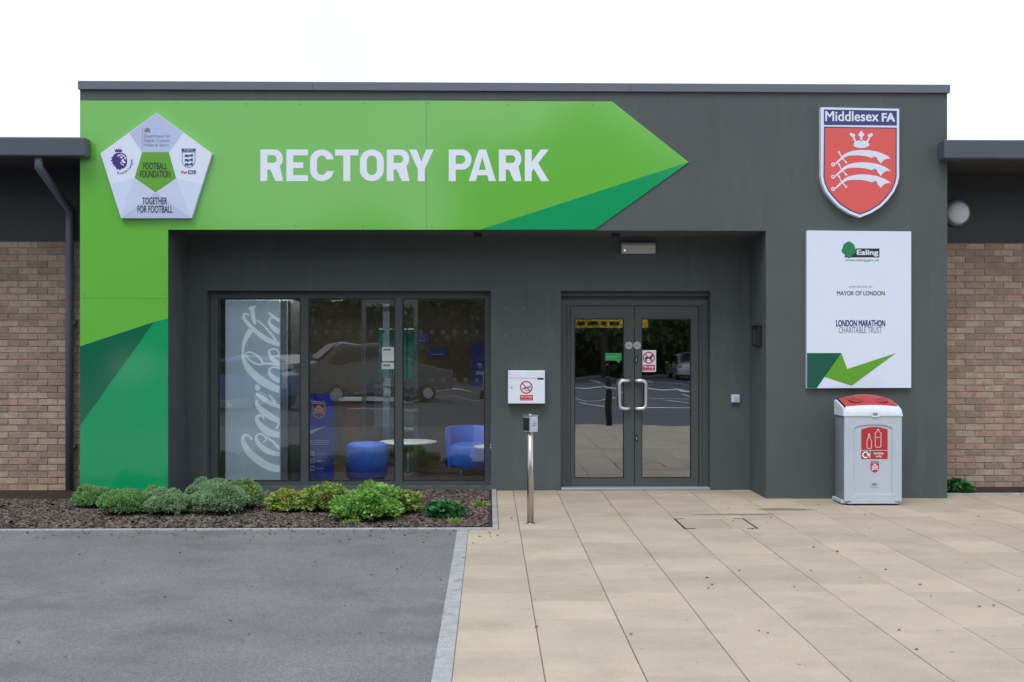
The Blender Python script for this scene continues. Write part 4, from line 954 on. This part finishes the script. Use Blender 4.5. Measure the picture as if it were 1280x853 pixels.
# drinks machine with script lettering
YM = 1.16
x0, z1 = at(281.5, 375, YM); x1, z0 = at(350, 600, YM)
dm = thing('drinks_machine', 'tall silver drinks machine with white script lettering behind the left pane', 'vending machine', ((x0 + x1) / 2, YM + .4, 0))
M_mach = mat('silver_machine_front', (.42, .48, .55), .35, var=.06, vscale=1.2)   # backlit front panel
M_mach.node_tree.nodes['Principled BSDF'].inputs['Emission Color'].default_value = (.62, .78, 1, 1); M_mach.node_tree.nodes['Principled BSDF'].inputs['Emission Strength'].default_value = .17
pbox('cabinet', mat('dark_machine_side', (.05, .055, .06), .5), dm, x0 - .01, x1 + .12, YM + .052, YM + .8, 0.002, z1 + .01, bev=.01)
pbox('front_door', M_mach, dm, x0, x1, YM, YM + .05, .03, z1, bev=.01, seg=2)
pbox('side_strip', mat('machine_strip', (.22, .25, .28), .4), dm, x1 + .006, x1 + .085, YM + .005, YM + .05, .03, z1, bev=.008)
pbox('coin_unit', M_binb, dm, x1 + .012, x1 + .08, YM - .012, YM + .004, at(355, 486, YM)[1], at(355, 452, YM)[1], bev=.02, seg=3)
strokes = [(370, q) for q in (
    [(238, 178, 8), (215, 160, 16), (192, 166, 20), (190, 195, 26), (225, 245, 30), (280, 300, 36), (350, 360, 44), (430, 405, 44), (515, 432, 36)],
    [(240, 100, 14), (262, 108, 36), (268, 140, 36), (274, 190, 36), (284, 225, 34), (292, 252, 22)],
    [(232, 118, 10), (262, 104, 26), (296, 96, 16)],
    [(310, 218, 12), (370, 268, 15), (430, 335, 20), (478, 398, 20)],
    [(408, 148, 14), (450, 182, 26), (515, 226, 28)],
    [(452, 198, 10), (424, 202, 14), (414, 232, 22), (438, 272, 36), (480, 305, 44), (515, 324, 46)],
    [(256, 302, 44), (236, 330, 46), (208, 380, 40), (188, 440, 26), (182, 510, 24), (195, 580, 36), (235, 650, 56), (300, 715, 66), (380, 775, 70), (460, 815, 62), (515, 838, 58)],
    [(198, 516, 12), (240, 500, 14), (300, 525, 14), (345, 570, 18), (356, 604, 18), (330, 612, 16), (270, 592, 14), (225, 552, 14), (204, 524, 12)],
    [(488, 538, 8), (504, 512, 14), (482, 480, 14), (442, 474, 14), (412, 490, 18), (424, 532, 30), (455, 570, 40), (490, 595, 40), (515, 606, 34)],
    [(352, 602, 16), (430, 604, 18), (515, 616, 18)],
    [(515, 645, 14), (460, 634, 14), (418, 652, 18), (426, 700, 34), (465, 735, 44), (515, 757, 44)],
    [(302, 788, 20), (312, 816, 46), (322, 840, 30)])] + [(480, q) for q in (
    [(296, 84, 16), (350, 122, 42), (400, 156, 40), (460, 186, 38), (515, 206, 32)],
    [(408, 94, 10), (440, 128, 20), (474, 168, 22)],
    [(318, 140, 14), (300, 164, 20), (330, 216, 46), (390, 266, 56), (450, 302, 54), (515, 336, 42)],
    [(368, 318, 10), (362, 292, 16), (332, 280, 24), (304, 304, 28), (322, 352, 42), (372, 402, 60), (430, 438, 62), (515, 452, 48)],
    [(488, 312, 20), (500, 356, 22), (478, 400, 20)],
    [(358, 522, 10), (386, 500, 14), (380, 468, 16), (340, 446, 16), (302, 462, 20), (314, 522, 36), (370, 576, 46), (430, 610, 46), (515, 626, 34)],
    [(396, 476, 14), (450, 515, 20), (490, 560, 24), (515, 588, 22)],
    [(264, 496, 18), (238, 466, 20), (206, 454, 24), (182, 482, 30), (195, 540, 44), (240, 610, 60), (320, 680, 66), (400, 730, 66), (460, 750, 62), (515, 754, 60)])]
bm = NB()
for k, (oy, s) in enumerate(strokes):
    q = spline(s, 5); pl = ribbon([(a, b_) for a, b_, _ in q], [c for _, _, c in q])
    prism(bm, [ats([(278 + u / 7.11, oy + v / 7.11) for u, v in pl], YM)], YM - .0012 - k * .00015, YM + .0005)
for v in bm.verts: v.co.x = min(v.co.x, x1 - .004)
bmesh.ops.dissolve_degenerate(bm, dist=1e-5, edges=bm.edges)
m = mat('machine_lettering', (.8, .85, .9), .4); m.node_tree.nodes['Principled BSDF'].inputs['Emission Color'].default_value = (.7, .84, 1, 1); m.node_tree.nodes['Principled BSDF'].inputs['Emission Strength'].default_value = .33
mk('script_lettering', bm, m, dm)
# blue banner
YBN = 1.22
x0, z1 = at(386.5, 492.5, YBN); x1, z0 = at(417.5, 602, YBN)
bn = thing('blue_banner', 'royal blue roll-up banner with shield and social icons behind middle pane', 'banner', ((x0 + x1) / 2, YBN, 0))
M_bb = mat('banner_blue', (.03, .055, .55), .5, var=.08, vscale=2); M_bw = mat('banner_white', (.75, .77, .85), .5)
pbox('sheet', M_bb, bn, x0 - .12, x1, YBN, YBN + .006, .06, z1); pbox('base', M_alu, bn, x0 - .14, x1 + .02, YBN - .04, YBN + .12, .001, .058, bev=.01)
pbox('support_pole', M_alu, bn, (x0 + x1) / 2 - .01, (x0 + x1) / 2 + .01, YBN + .03, YBN + .05, .05, z1)
z7 = lambda pts: [(380 + x / 6.56, 480 + y / 6.56) for x, y in pts]
bsh = z7([(66, 158), (176, 158), (176, 230), (164, 262), (121, 290), (76, 262), (66, 230)])
pfill('emblem_border', M_bw, bn, [bsh], YBN, .001); pfill('emblem', M_sred, bn, [inset(bsh, .7)], YBN - .001, .001)
pfills('emblem_swords', M_bw, bn, [[z7(ribbon(spline([(82, y + 12), (110, y), (140, y), (160, y + 10)]), 8))] for y in (196, 214, 232)] + [[z7([(108, 190), (106, 172), (114, 180), (121, 168), (128, 180), (136, 172), (134, 190)])]], YBN - .002, .001)
text('Middlesex FA', *[380 + v / 6.56 for v in (62, 176)], *[480 + v / 6.56 for v in (138, 153)], YBN, M_bw, bn, bold=.02)
pfill('swoosh_mark', M_bw, bn, [z7(spline([(48, 380), (60, 378), (110, 366), (176, 349), (120, 378), (60, 408), (46, 408), (42, 394), (48, 380)]))[:-1]], YBN, .001)
for i, wd in enumerate((200, 203, 195)):
    text(('Working together for grassroots', 'football across the county for', 'players clubs and leagues')[i] if False else 'l' * 1 + 'iiililliiliil'[i:], *[380 + v / 6.56 for v in (50, wd)], *[480 + v / 6.56 for v in (460 + i * 16, 468 + i * 16)], YBN, M_bw, bn, bold=.03)
for i, y in enumerate((573, 632, 692)):
    sq = z7(rrect(48, 88, y - 20, y + 20, 9)); pfill('social_icon', M_bw, bn, [sq], YBN, .001)
    if i == 0: pfill('icon_symbol', M_bb, bn, [z7(circ(68, y, 14, 20)), z7(circ(68, y, 8, 16))], YBN - .001, .001)
    elif i == 1: text('f', *[380 + v / 6.56 for v in (62, 80)], *[480 + v / 6.56 for v in (y - 14, y + 20)], YBN - .001, M_bb, bn, bold=.03, d=.001)
    else: pfill('icon_symbol', M_bb, bn, [z7([(54, y + 10), (64, y + 8), (55, y), (58, y - 10), (68, y - 3), (74, y - 11), (84, y - 8), (80, y + 4), (70, y + 12)])], YBN - .001, .001)
    text('middlesexfa', *[380 + v / 6.56 for v in (98, (186, 176, 158)[i])], *[480 + v / 6.56 for v in (y - 6, y + 6)], YBN, M_bw, bn, bold=.015)
# stools, chair, tables
M_uph = mat('blue_upholstery', (.05, .17, .8), .55, var=.06, vscale=6)
x_, y_ = at(458, 580, 1.9)[0], 1.95
s_ = thing('blue_pouf', 'round blue upholstered pouf behind the middle pane', 'stool', (x_, y_, 0))
bm = NB(); lathe(bm, x_, y_, [(.235, .03), (.25, .05), (.255, .24), (.25, .4), (.235, .44), (.2, .455), (.02, .46)], 40); mk('seat', bm, M_uph, s_)
bm = NB(); lathe(bm, x_, y_, [(.21, .001), (.21, .0295)], 30); mk('plinth', bm, M_black, s_)
x_, y_ = at(592, 560, 2.5)[0], 2.6
ch = thing('blue_tub_chair', 'blue upholstered tub chair behind the right pane', 'chair', (x_, y_, 0))
bm = NB(); lathe(bm, x_, y_, [(.29, .09), (.31, .12), (.31, .33), (.29, .38), (.2, .4), (.02, .4)], 36); mk('seat', bm, M_uph, ch)
bm = NB(); ro = []
for k in range(25):
    a = R(-20 + 220 * k / 24); ro.append([bm.verts.new((x_ + r * math.cos(a), y_ + r * math.sin(a), z)) for r, z in ((.312, .1), (.36, .1), (.37, .56), (.36, .6), (.33, .61), (.312, .58))])
for a, b_ in zip(ro, ro[1:]):
    for i in range(6): f_ = bm.faces.new((a[i], a[(i + 1) % 6], b_[(i + 1) % 6], b_[i])); f_.smooth = True
bm.faces.new(ro[0]); bm.faces.new(ro[-1][::-1]); bmesh.ops.recalc_face_normals(bm, faces=bm.faces); mk('backrest', bm, M_uph, ch)
for a in (45, 135, 225, 315): bm = NB(); tube(bm, [(x_ + .24 * math.cos(R(a)), y_ + .24 * math.sin(R(a)), .001), (x_ + .22 * math.cos(R(a)), y_ + .22 * math.sin(R(a)), .0885)], .015, 8); mk('leg', bm, M_alu, ch)
for px, yy, r, lab in ((510, 2.5, .37, 'round white low table beside the blue pouf'), (619, 1.75, .26, 'round white low table cut by the window frame')):
    x_ = at(px, 555, yy)[0]; tb = thing('low_table', lab, 'table', (x_, yy, 0), 'round low tables indoors')
    bm = NB(); lathe(bm, x_, yy, [(r - .01, .405), (r, .41), (r, .425), (r - .01, .43)], 40); mk('table_top', bm, M_white, tb)
    bm = NB(); tube(bm, [(x_, yy, .012), (x_, yy, .404)], .025, 14); mk('leg', bm, M_alu, tb); bm = NB(); lathe(bm, x_, yy, [(.2, .001), (.2, .006), (.03, .0115)], 30); mk('base', bm, M_alu, tb)
# yellow banner inside the doors
YY = 1.55
x0, z1 = at(714, 399, YY); x1, z0 = at(810, 410, YY)
yb_ = thing('yellow_header_sign', 'yellow header sign hanging inside behind the tops of the doors', 'sign', ((x0 + x1) / 2, YY, z0))
pbox('board', mat('signal_yellow', (.85, .6, .02), .5), yb_, x0, x1, YY, YY + .02, z0, z1)
pfills('print', M_ink, yb_, [[[(x, 402), (x + wd, 402), (x + wd, 407), (x, 407)]] for x, wd in ((722, 9), (734, 14), (752, 6), (762, 12))], YY, .001)
for xx in (x0 + .05, x1 - .05): bm = NB(); tube(bm, [(xx, YY + .01, z1 - .01), (xx, YY + .01, ZS + .049)], .004, 6); mk('hanger', bm, M_alu, yb_)

# ================================================================== PLANTS
def leaf_cloud(pts, nrm, L, W, tilt, fold=.25, seg=1):
    'leaves as folded diamonds growing from pts along nrm'
    n = len(pts); d = nrm + rng.normal(0, tilt, (n, 3)); d /= np.linalg.norm(d, axis=1)[:, None]
    r = rng.normal(0, 1, (n, 3)); s = np.cross(d, r); s /= np.linalg.norm(s, axis=1)[:, None]; u = np.cross(s, d)
    L_ = (L * rng.uniform(.7, 1.25, n))[:, None]; W_ = (W * rng.uniform(.75, 1.2, n))[:, None]
    a = pts; m_ = pts + d * L_ * .5 - u * W_ * fold; t_ = pts + d * L_ + u * L_ * -.12
    l = pts + d * L_ * .45 - s * W_ * .5; r_ = pts + d * L_ * .45 + s * W_ * .5
    V = np.stack([a, l, t_, r_], 1).reshape(-1, 3)
    V2 = np.stack([a, l, m_, a, m_, r_, l, t_, m_, m_, t_, r_], 1).reshape(-1, 3)
    V = np.stack([a, l, t_, r_, m_], 1).reshape(-1, 3)
    T = np.array([[0, 4, 1], [0, 3, 4], [1, 4, 2], [4, 3, 2]])
    Fq = (T[None] + (np.arange(n) * 5)[:, None, None]).reshape(-1, 3)
    return V, Fq
def dome_points(n, lumps, shell=.22):
    out, nn = [], []
    tot = sum(l[3] * l[4] for l in lumps)
    for (cx, cy, cz, rx, rz) in lumps:
        k = int(n * rx * rz / tot) + 1
        d = rng.normal(0, 1, (k, 3)); d[:, 2] = np.abs(d[:, 2]) * .9 - .25; d /= np.linalg.norm(d, axis=1)[:, None]
        r = 1 - np.abs(rng.normal(0, shell, k)); r = np.clip(r, .3, 1.0)
        p = d * r[:, None] * np.array([rx, rx * .85, rz]) + np.array([cx, cy, cz]); ok = p[:, 2] > .012
        out.append(p[ok]); nn.append((d * np.array([1, 1, .9]) + np.array([0, 0, .55]))[ok])
    return np.concatenate(out), np.concatenate(nn)
def shrub(px0, px1, pytop, pybase, label, mats, kind, group, seed):
    global rng
    rng = np.random.default_rng(seed)
    pc = (px0 + px1) / 2; gx_, gy_ = ground(pc, pybase)
    s = F / (gy_ + 12.7); rx = (px1 - px0) / s / 2; yc = gy_ + rx * .75
    D = yc + 12.7; zt_ = 1.64 - (pytop - 434) * D / F; xc = at(pc, 600, yc)[0]
    t = thing('shrub', label, 'shrub', (xc, yc, 0), group)
    if kind == 'small':
        rx *= 1.16
        lumps = [(xc, yc, zt_ * .38, rx * .84, zt_ * .5)]
        for k in range(30):
            d = rng.normal(0, 1, 3); d[2] = abs(d[2]) * .8 - .1; d /= np.linalg.norm(d); q = rng.uniform(.62, .98)
            lumps.append((xc + d[0] * rx * .8 * q, yc + d[1] * rx * .7 * q, max(.03, zt_ * .38 + d[2] * zt_ * .52 * q), rx * rng.uniform(.17, .3), zt_ * rng.uniform(.14, .24)))
        P, Nn = dome_points(int(3300 * (rx / .22) ** 1.5), lumps, .12)
        P = np.repeat(P, 5, 0); Nn = np.repeat(Nn, 5, 0)
        V, Fq = leaf_cloud(P, Nn, .03, .0155, .75)
    elif kind == 'weed':
        k = 70; a = rng.uniform(0, 6.28, k); q = np.abs(rng.normal(0, .5, k)) * rx
        P = np.stack([xc + np.cos(a) * q, yc + np.sin(a) * q * .6, np.full(k, .012)], 1); Nn = np.stack([np.cos(a) * .5, np.sin(a) * .5, rng.uniform(.5, 1.4, k)], 1)
        V, Fq = leaf_cloud(P, Nn, zt_ * .9, .013, .25, .1)
    else:
        lumps = [(xc, yc, zt_ * .3, rx * .85, zt_ * .45)]
        for k in range(16):
            a = rng.uniform(0, 6.28); q = rng.uniform(.3, 1.0)
            lumps.append((xc + math.cos(a) * rx * q * .85, yc + math.sin(a) * rx * q * .7, zt_ * rng.uniform(.25, .8) * (1.1 - .25 * q), rx * rng.uniform(.16, .34), zt_ * rng.uniform(.16, .3)))
        P, Nn = dome_points(int(1900 * (rx / .3) ** 1.4), lumps, .2)
        # each leaf spreads into three lobes and droops outward
        Nn = Nn * np.array([1, 1, .25]) + np.array([0, -.2, -.12])
        Nn = Nn / np.linalg.norm(Nn, axis=1)[:, None]
        side = np.cross(Nn, np.array([0, 0, 1.0])); side /= np.linalg.norm(side, axis=1)[:, None] + 1e-6
        P = np.repeat(P, 3, 0); Nn = np.stack([Nn, Nn + side * .75, Nn - side * .75], 1).reshape(-1, 3)
        V, Fq = leaf_cloud(P, Nn, .055, .036, .2, .12)
    me = np_mesh('foliage', V, Fq)
    for m_ in mats: me.materials.append(m_)
    rpt = {'small': 5, 'weed': 1}.get(kind, 3)
    if len(mats) > 1:
        idx = np.repeat(np.repeat((rng.random(len(P) // rpt) < (.1 if kind != 'small' else .3)).astype(np.int32), rpt), 4)
        hi = np.repeat(P[:, 2] > zt_ * .55, 4); idx = np.where(hi, idx, 0).astype(np.int32)
        me.polygons.foreach_set('material_index', idx)
    mk('foliage', me, mats[0], t)
    bm = NB()
    for k in range(9):
        a = rng.uniform(0, 6.28); q = rx * rng.uniform(.2, .7); tube(bm, [(xc + rng.normal(0, .015), yc + rng.normal(0, .015), -.02), (xc + math.cos(a) * q * .4, yc + math.sin(a) * q * .4, zt_ * .35), (xc + math.cos(a) * q, yc + math.sin(a) * q, zt_ * .68)], .004, 5)
    mk('stem', bm, mat('shrub_stem', (.07, .05, .03), .9), t)
M_h1 = mat('grey_green_leaf', (.31, .48, .26), .55, island=.3, transl=.3); M_h2 = mat('mid_green_leaf', (.26, .48, .17), .55, island=.3, transl=.3)
M_b1 = mat('bright_green_leaf', (.26, .5, .11), .5, island=.28, transl=.3); M_b2 = mat('yellow_green_leaf', (.36, .48, .11), .5, island=.3, transl=.25); M_b3 = mat('orange_leaf', (.5, .27, .11), .5, island=.3, transl=.25); M_b4 = mat('dark_green_leaf', (.06, .22, .07), .5, island=.3, transl=.15); M_b5 = mat('olive_leaf', (.29, .42, .11), .5, island=.3, transl=.25)
G1 = 'rounded small-leaved shrubs in the bed'; G2 = 'leafy perennials in the bed'
shrub(94, 148, 606, 639, 'leftmost rounded green shrub in front of the green panel', [M_h2], 'small', G1, 1)
shrub(126, 181, 611, 648, 'rounded green shrub second from the left, lowest and nearest the kerb', [M_h2], 'small', G1, 2)
shrub(176, 214, 609, 638, 'small green shrub half hidden behind the third bush', [M_h2], 'small', G1, 3)
shrub(180, 238, 611, 648, 'rounded grey-green shrub below the corner of the green panel', [M_h1], 'small', G1, 4)
shrub(232, 292, 598, 634, 'tallest grey-green shrub against the porch wall, behind the others', [M_h1], 'small', G1, 5)
shrub(243, 306, 602, 648, 'large rounded grey-green shrub in front of the drinks machine', [M_h1], 'small', G1, 6)
shrub(284, 331, 600, 640, 'rounded shrub with looser leaves at the foot of the first window mullion', [M_h1, M_b2], 'small', G1, 7)
shrub(332, 402, 608, 644, 'low yellow-green leafy plant with orange tips under the first mullion', [M_b2, M_b3], 'broad', G2, 8)
shrub(380, 440, 607, 644, 'narrow yellow-green leafy plant behind, under the blue banner', [M_b5, M_b3], 'broad', G2, 9)
shrub(408, 508, 606, 657, 'broad bright green leafy plant spreading to the kerb in mid bed', [M_b1, M_b2], 'broad', G2, 10)
shrub(466, 527, 606, 647, 'olive leafy plant with orange tints at the right of the bright green one', [M_b5, M_b3], 'broad', G2, 11)
shrub(534, 581, 627, 651, 'small dark green plant alone at the right end of the bed', [M_b4], 'broad', G2, 12)
# weeds and a pale plant
shrub(428, 452, 648, 659, 'tiny weed tuft at the kerb below the bright green plant', [M_b5], 'weed', 'small weeds in the bed', 13)
shrub(560, 578, 647, 658, 'tiny weed tuft at the kerb near the right end of the bed', [M_b5], 'weed', 'small weeds in the bed', 14)
shrub(590, 612, 625, 636, 'tiny weed tuft near the sill at the right corner of the bed', [M_b5], 'weed', 'small weeds in the bed', 16)
rng = np.random.default_rng(77)
n = 260
lx_ = np.concatenate([rng.uniform(-5.3, 4.8, 120), rng.uniform(-5.3, XE, 140)]); ly_ = np.concatenate([rng.uniform(-6.5, -.2, 120), YB - .06 - rng.gamma(1.2, .22, 140)])
ok = ~((ly_ > YB - .06) & (lx_ < XE)); lx_, ly_ = lx_[ok], ly_[ok]; n = len(lx_)
P = np.stack([lx_, ly_, np.full(n, .004)], 1); Nn = rng.normal(0, 1, (n, 3)); Nn[:, 2] = np.abs(Nn[:, 2]) * .08 + .03
V, Fq = leaf_cloud(P, Nn, .03, .018, .02, -.1); V[:, 2] = np.maximum(V[:, 2], .003)
o = mk('leaf_litter', np_mesh('leaf_litter', V, Fq), mat('dead_leaf', (.13, .085, .045), .8, island=.6)); o['kind'] = 'stuff'; o['label'] = 'scattered dead leaves on the path and paving'; o['category'] = 'leaves'
# ground by the right wing
shrub(1183, 1216, 601, 619, 'low dark leafy plant at the foot of the right brick wing', [M_b4], 'broad', None, 15)

# ================================================================== WHAT THE GLASS MIRRORS: car park side
def bollard(x, y, lab):
    t = thing('bollard', lab, 'bollard', (x, y, 0), 'black bollards by the car park')
    z0 = -.002 if y > YK else -.12
    bm = NB(); lathe(bm, x, y, [(.065, z0), (.065, .82), (.075, .83), (.075, .97), (.06, 1.0), (.01, 1.01)], 20); mk('post', bm, M_black, t)
    bm = NB(); lathe(bm, x, y, [(.0665, .74), (.0665, .79)], 20); mk('band', bm, M_signg2, t)
bollard(2.48, YK + .25, 'black bollard with pale band mirrored in the left door')
bollard(6.0, -44.5, 'far black bollard mirrored in the right door'); bollard(7.3, -44.5, 'farther right black bollard mirrored in the right door')
def car(x, y, rz, length, height, body, label, zb=-.12):
    t = thing('parked_car', label, 'car', (x, y, zb), 'cars parked in front of the building'); t.rotation_euler = (0, 0, rz)
    k = length / 4.3; h = height / 1.5
    def P(pts): return [(a * k, b_ * h) for a, b_ in pts]
    prof = P([(-2.12, .35), (-2.15, .6), (-2.08, .85), (-1.2, .97), (-.45, 1.42), (.0, 1.5), (1.1, 1.47), (1.75, 1.05), (2.1, .95), (2.15, .6), (2.1, .32)])
    # lofted body across the width
    bm = NB(); rows = []
    for yy, sx, tz in ((-.86, .97, .94), (-.8, 1, .985), (-.5, 1, 1), (0, 1, 1.01), (.5, 1, 1), (.8, 1, .985), (.86, .97, .94)):
        rows.append([bm.verts.new((a * sx, yy * (1 if b_ < 1.0 * h else .86), b_ * tz if b_ > .5 else b_)) for a, b_ in prof])
    for a, b_ in zip(rows, rows[1:]):
        for i in range(len(prof)): f_ = bm.faces.new((a[i], a[(i + 1) % len(prof)], b_[(i + 1) % len(prof)], b_[i])); f_.smooth = True
    bm.faces.new(rows[0]); bm.faces.new(rows[-1][::-1]); bmesh.ops.recalc_face_normals(bm, faces=bm.faces)
    me = bpy.data.meshes.new('body'); bm.to_mesh(me); bm.free(); me.materials.append(body); me.set_sharp_from_angle(angle=R(35))
    def add(name, me_, m_=None):
        if not isinstance(me_, bpy.types.Mesh):
            q = bpy.data.meshes.new(name); me_.to_mesh(q); me_.free(); me_ = q
        if not me_.materials: me_.materials.append(m_)
        o = bpy.data.objects.new(name, me_); COL.objects.link(o); o.parent = t; return o
    add('body', me)
    Mg = mat('car_glass', (.01, .012, .014), .05, spec=.8)
    for sy in (-1, 1):
        for w_ in ([(-1.08, 1.0), (-.42, 1.36), (-.02, 1.41), (-.02, 1.0)], [(.06, 1.0), (.06, 1.41), (1.02, 1.38), (1.5, 1.05), (1.3, 1.0)]):
            bm = NB(); prism(bm, [P(w_)], sy * .74, sy * .79); bm.verts.ensure_lookup_table(); add('side_window', bm, Mg)
        for wx_ in (-1.32, 1.32):
            bm = NB(); lathe(bm, 0, 0, [(.25, -.11), (.315, -.1), (.325, 0), (.315, .1), (.25, .11)], 24)
            bmesh.ops.transform(bm, matrix=Matrix.Translation((wx_ * k, sy * .78, .32)) @ Matrix.Rotation(R(90), 4, 'X'), verts=bm.verts); wh = add('wheel', bm, M_black)
            bm = NB(); lathe(bm, 0, 0, [(.21, -.115), (.2, 0), (.21, .115)], 20)
            bmesh.ops.transform(bm, matrix=Matrix.Translation((wx_ * k, sy * .785, .32)) @ Matrix.Rotation(R(90), 4, 'X'), verts=bm.verts); add('wheel_rim', bm, M_alu)
        bm = NB(); box(bm, -2.12 * k, -1.9 * k, sy * .66 - .14, sy * .66 + .14, .66 * h, .82 * h, bev=.02); add('headlight', bm, M_sign)
        bm = NB(); box(bm, 2.0 * k, 2.14 * k, sy * .68 - .12, sy * .68 + .12, .74 * h, .92 * h, bev=.02); add('tail_light', bm, M_sred)
        bm = NB(); box(bm, -.78 * k, -.58 * k, sy * .95 - .07, sy * .95 + .07, 1.0 * h, 1.12 * h, bev=.02); add('wing_mirror', bm, body)
    for w_ in ([(-1.16, 1.0), (-.47, 1.42), (-.5, 1.43), (-1.2, 1.01)], [(1.16, 1.46), (1.72, 1.08), (1.76, 1.1), (1.18, 1.48)]):
        bm = NB(); prism(bm, [P(w_)], -.62, .62); add('windscreen', bm, Mg)
    return t
C_blue = mat('blue_car_paint', (.02, .09, .3), .25, coat=1); C_sil = mat('silver_car_paint', (.5, .52, .54), .3, metal=.3, coat=1)
car(-7.4, -19.5, R(14), 4.2, 1.5, C_blue, 'blue hatchback mirrored in the left window pane')
car(-3.6, -22.5, R(158), 4.7, 1.85, mat('grey_car_paint', (.045, .05, .055), .28, metal=.2, coat=1), 'tall dark grey people carrier mirrored in the middle window pane')
car(10.2, -45.5, R(90), 4.3, 1.48, C_sil, 'silver hatchback far across the car park, mirrored in the right door')
for x, y, rz, cm, lab in ((-12.0, -28.6, 90, mat('white_car_paint', (.7, .7, .7), .3, coat=1), 'white hatchback in a bay behind the blue car, mirrored in the window'), (-7.0, -28.4, 88, mat('red_car_paint', (.3, .02, .02), .3, coat=1), 'red hatchback in a bay, mirrored in the window'), (-4.4, -28.6, 271, mat('black_car_paint', (.015, .015, .018), .25, coat=1), 'black hatchback in a bay, mirrored in the window'), (.6, -28.5, 90, C_sil, 'silver hatchback in a bay beside the black one, mirrored in the window')):
    car(x, y, R(rz), 4.2, 1.5, cm, lab)
def leafy_tree(x, y, h, r, lab, seed, dens=1.0):
    global rng
    rng = np.random.default_rng(seed); random.seed(seed)
    t = thing('deciduous_tree', lab, 'tree', (x, y, -.14), 'trees round the car park')
    bm = NB(); tube(bm, [(x, y, -.2), (x + .05, y, h * .2), (x - .05, y + .1, h * .45), (x, y, h * .8)], .2, 10, radii=[h * .026, h * .02, h * .014, h * .005])
    lumps = []
    for k in range(22):
        a = rng.uniform(0, 6.28); zz = h * rng.uniform(.2, .88); q = r * rng.uniform(.25, .75) * (1.15 - abs(zz / h - .55) * 1.1)
        c_ = (x + math.cos(a) * q, y + math.sin(a) * q, zz); lumps.append((*c_, r * rng.uniform(.34, .52), h * rng.uniform(.1, .16)))
        tube(bm, [(x, y, zz * .62), ((x + c_[0]) / 2, (y + c_[1]) / 2, zz * .85), c_], .05, 6, radii=[h * .009, h * .006, h * .002])
    mk('trunk', bm, mat('tree_bark', (.09, .07, .05), .9, var=.3, vscale=6, bump=.6, bscale=12), t)
    P, N_ = [], []
    for (cx, cy, cz, rx, rz) in lumps:
        n = int(420 * dens); d = rng.normal(0, 1, (n, 3)); d /= np.linalg.norm(d, axis=1)[:, None]; rr = rng.uniform(.35, 1, n) ** .6
        P.append(d * rr[:, None] * np.array([rx, rx, rz]) + np.array([cx, cy, cz])); N_.append(d + np.array([0, 0, -.2]))
    V, Fq = leaf_cloud(np.concatenate(P), np.concatenate(N_), .4, .28, .8)
    mk('crown', np_mesh('crown', V, Fq), mat('tree_leaf', (.12, .18, .055), .5, island=.6, transl=.25), t)
spots = [(-40, -40, 13, 6, 'unseen tree added at the far left edge of the car park'), (-31, -47, 13.5, 5.5, 'large tree far left of the car park'), (-23.5, -48, 14, 4.8, 'tall left-hand tree across the car park'), (-17.5, -50, 9.6, 3.8, 'leftmost of the low trees across the car park'), (-12.5, -52, 7.6, 3.6, 'low tree across the car park left of centre'), (-7.5, -51, 8.6, 3.4, 'second low tree across the car park behind the blue car'), (-3.4, -52, 7.2, 3.2, 'shortest tree across the car park behind the dark car'), (1.2, -49, 13.2, 4.0, 'tall tree across the car park opposite the doors'), (6.2, -48, 14.2, 4.3, 'tall tree across the car park right of the doors'), (11.8, -50, 12.8, 4.4, 'broad tree across the car park further right'), (18, -47, 14, 5, 'tallest tree at the right of the car park'), (26, -48, 13, 5.2, 'large tree far right of the car park'), (36, -42, 13, 6, 'unseen tree added at the far right edge of the car park')]  # outermost trees are unseen, added to cut side light to the porch
for i, (x, y, h, r, lab) in enumerate(spots): leafy_tree(x, y, h, r, lab, 40 + i, 1.0)
# low hedge along the far edge
rng = np.random.default_rng(5)
n = 26000
P = np.stack([rng.uniform(-60, 60, n), rng.normal(-55, .5, n), rng.uniform(-.1, 3.9, n)], 1); V, Fq = leaf_cloud(P, rng.normal(0, 1, (n, 3)), .42, .3, .6)
hd_ = thing('hedge', 'long tall hedge along the far edge of the car park', 'hedge', (0, -55, -.14)); mk('foliage', np_mesh('foliage', V, Fq), MATS['tree_leaf'], hd_)
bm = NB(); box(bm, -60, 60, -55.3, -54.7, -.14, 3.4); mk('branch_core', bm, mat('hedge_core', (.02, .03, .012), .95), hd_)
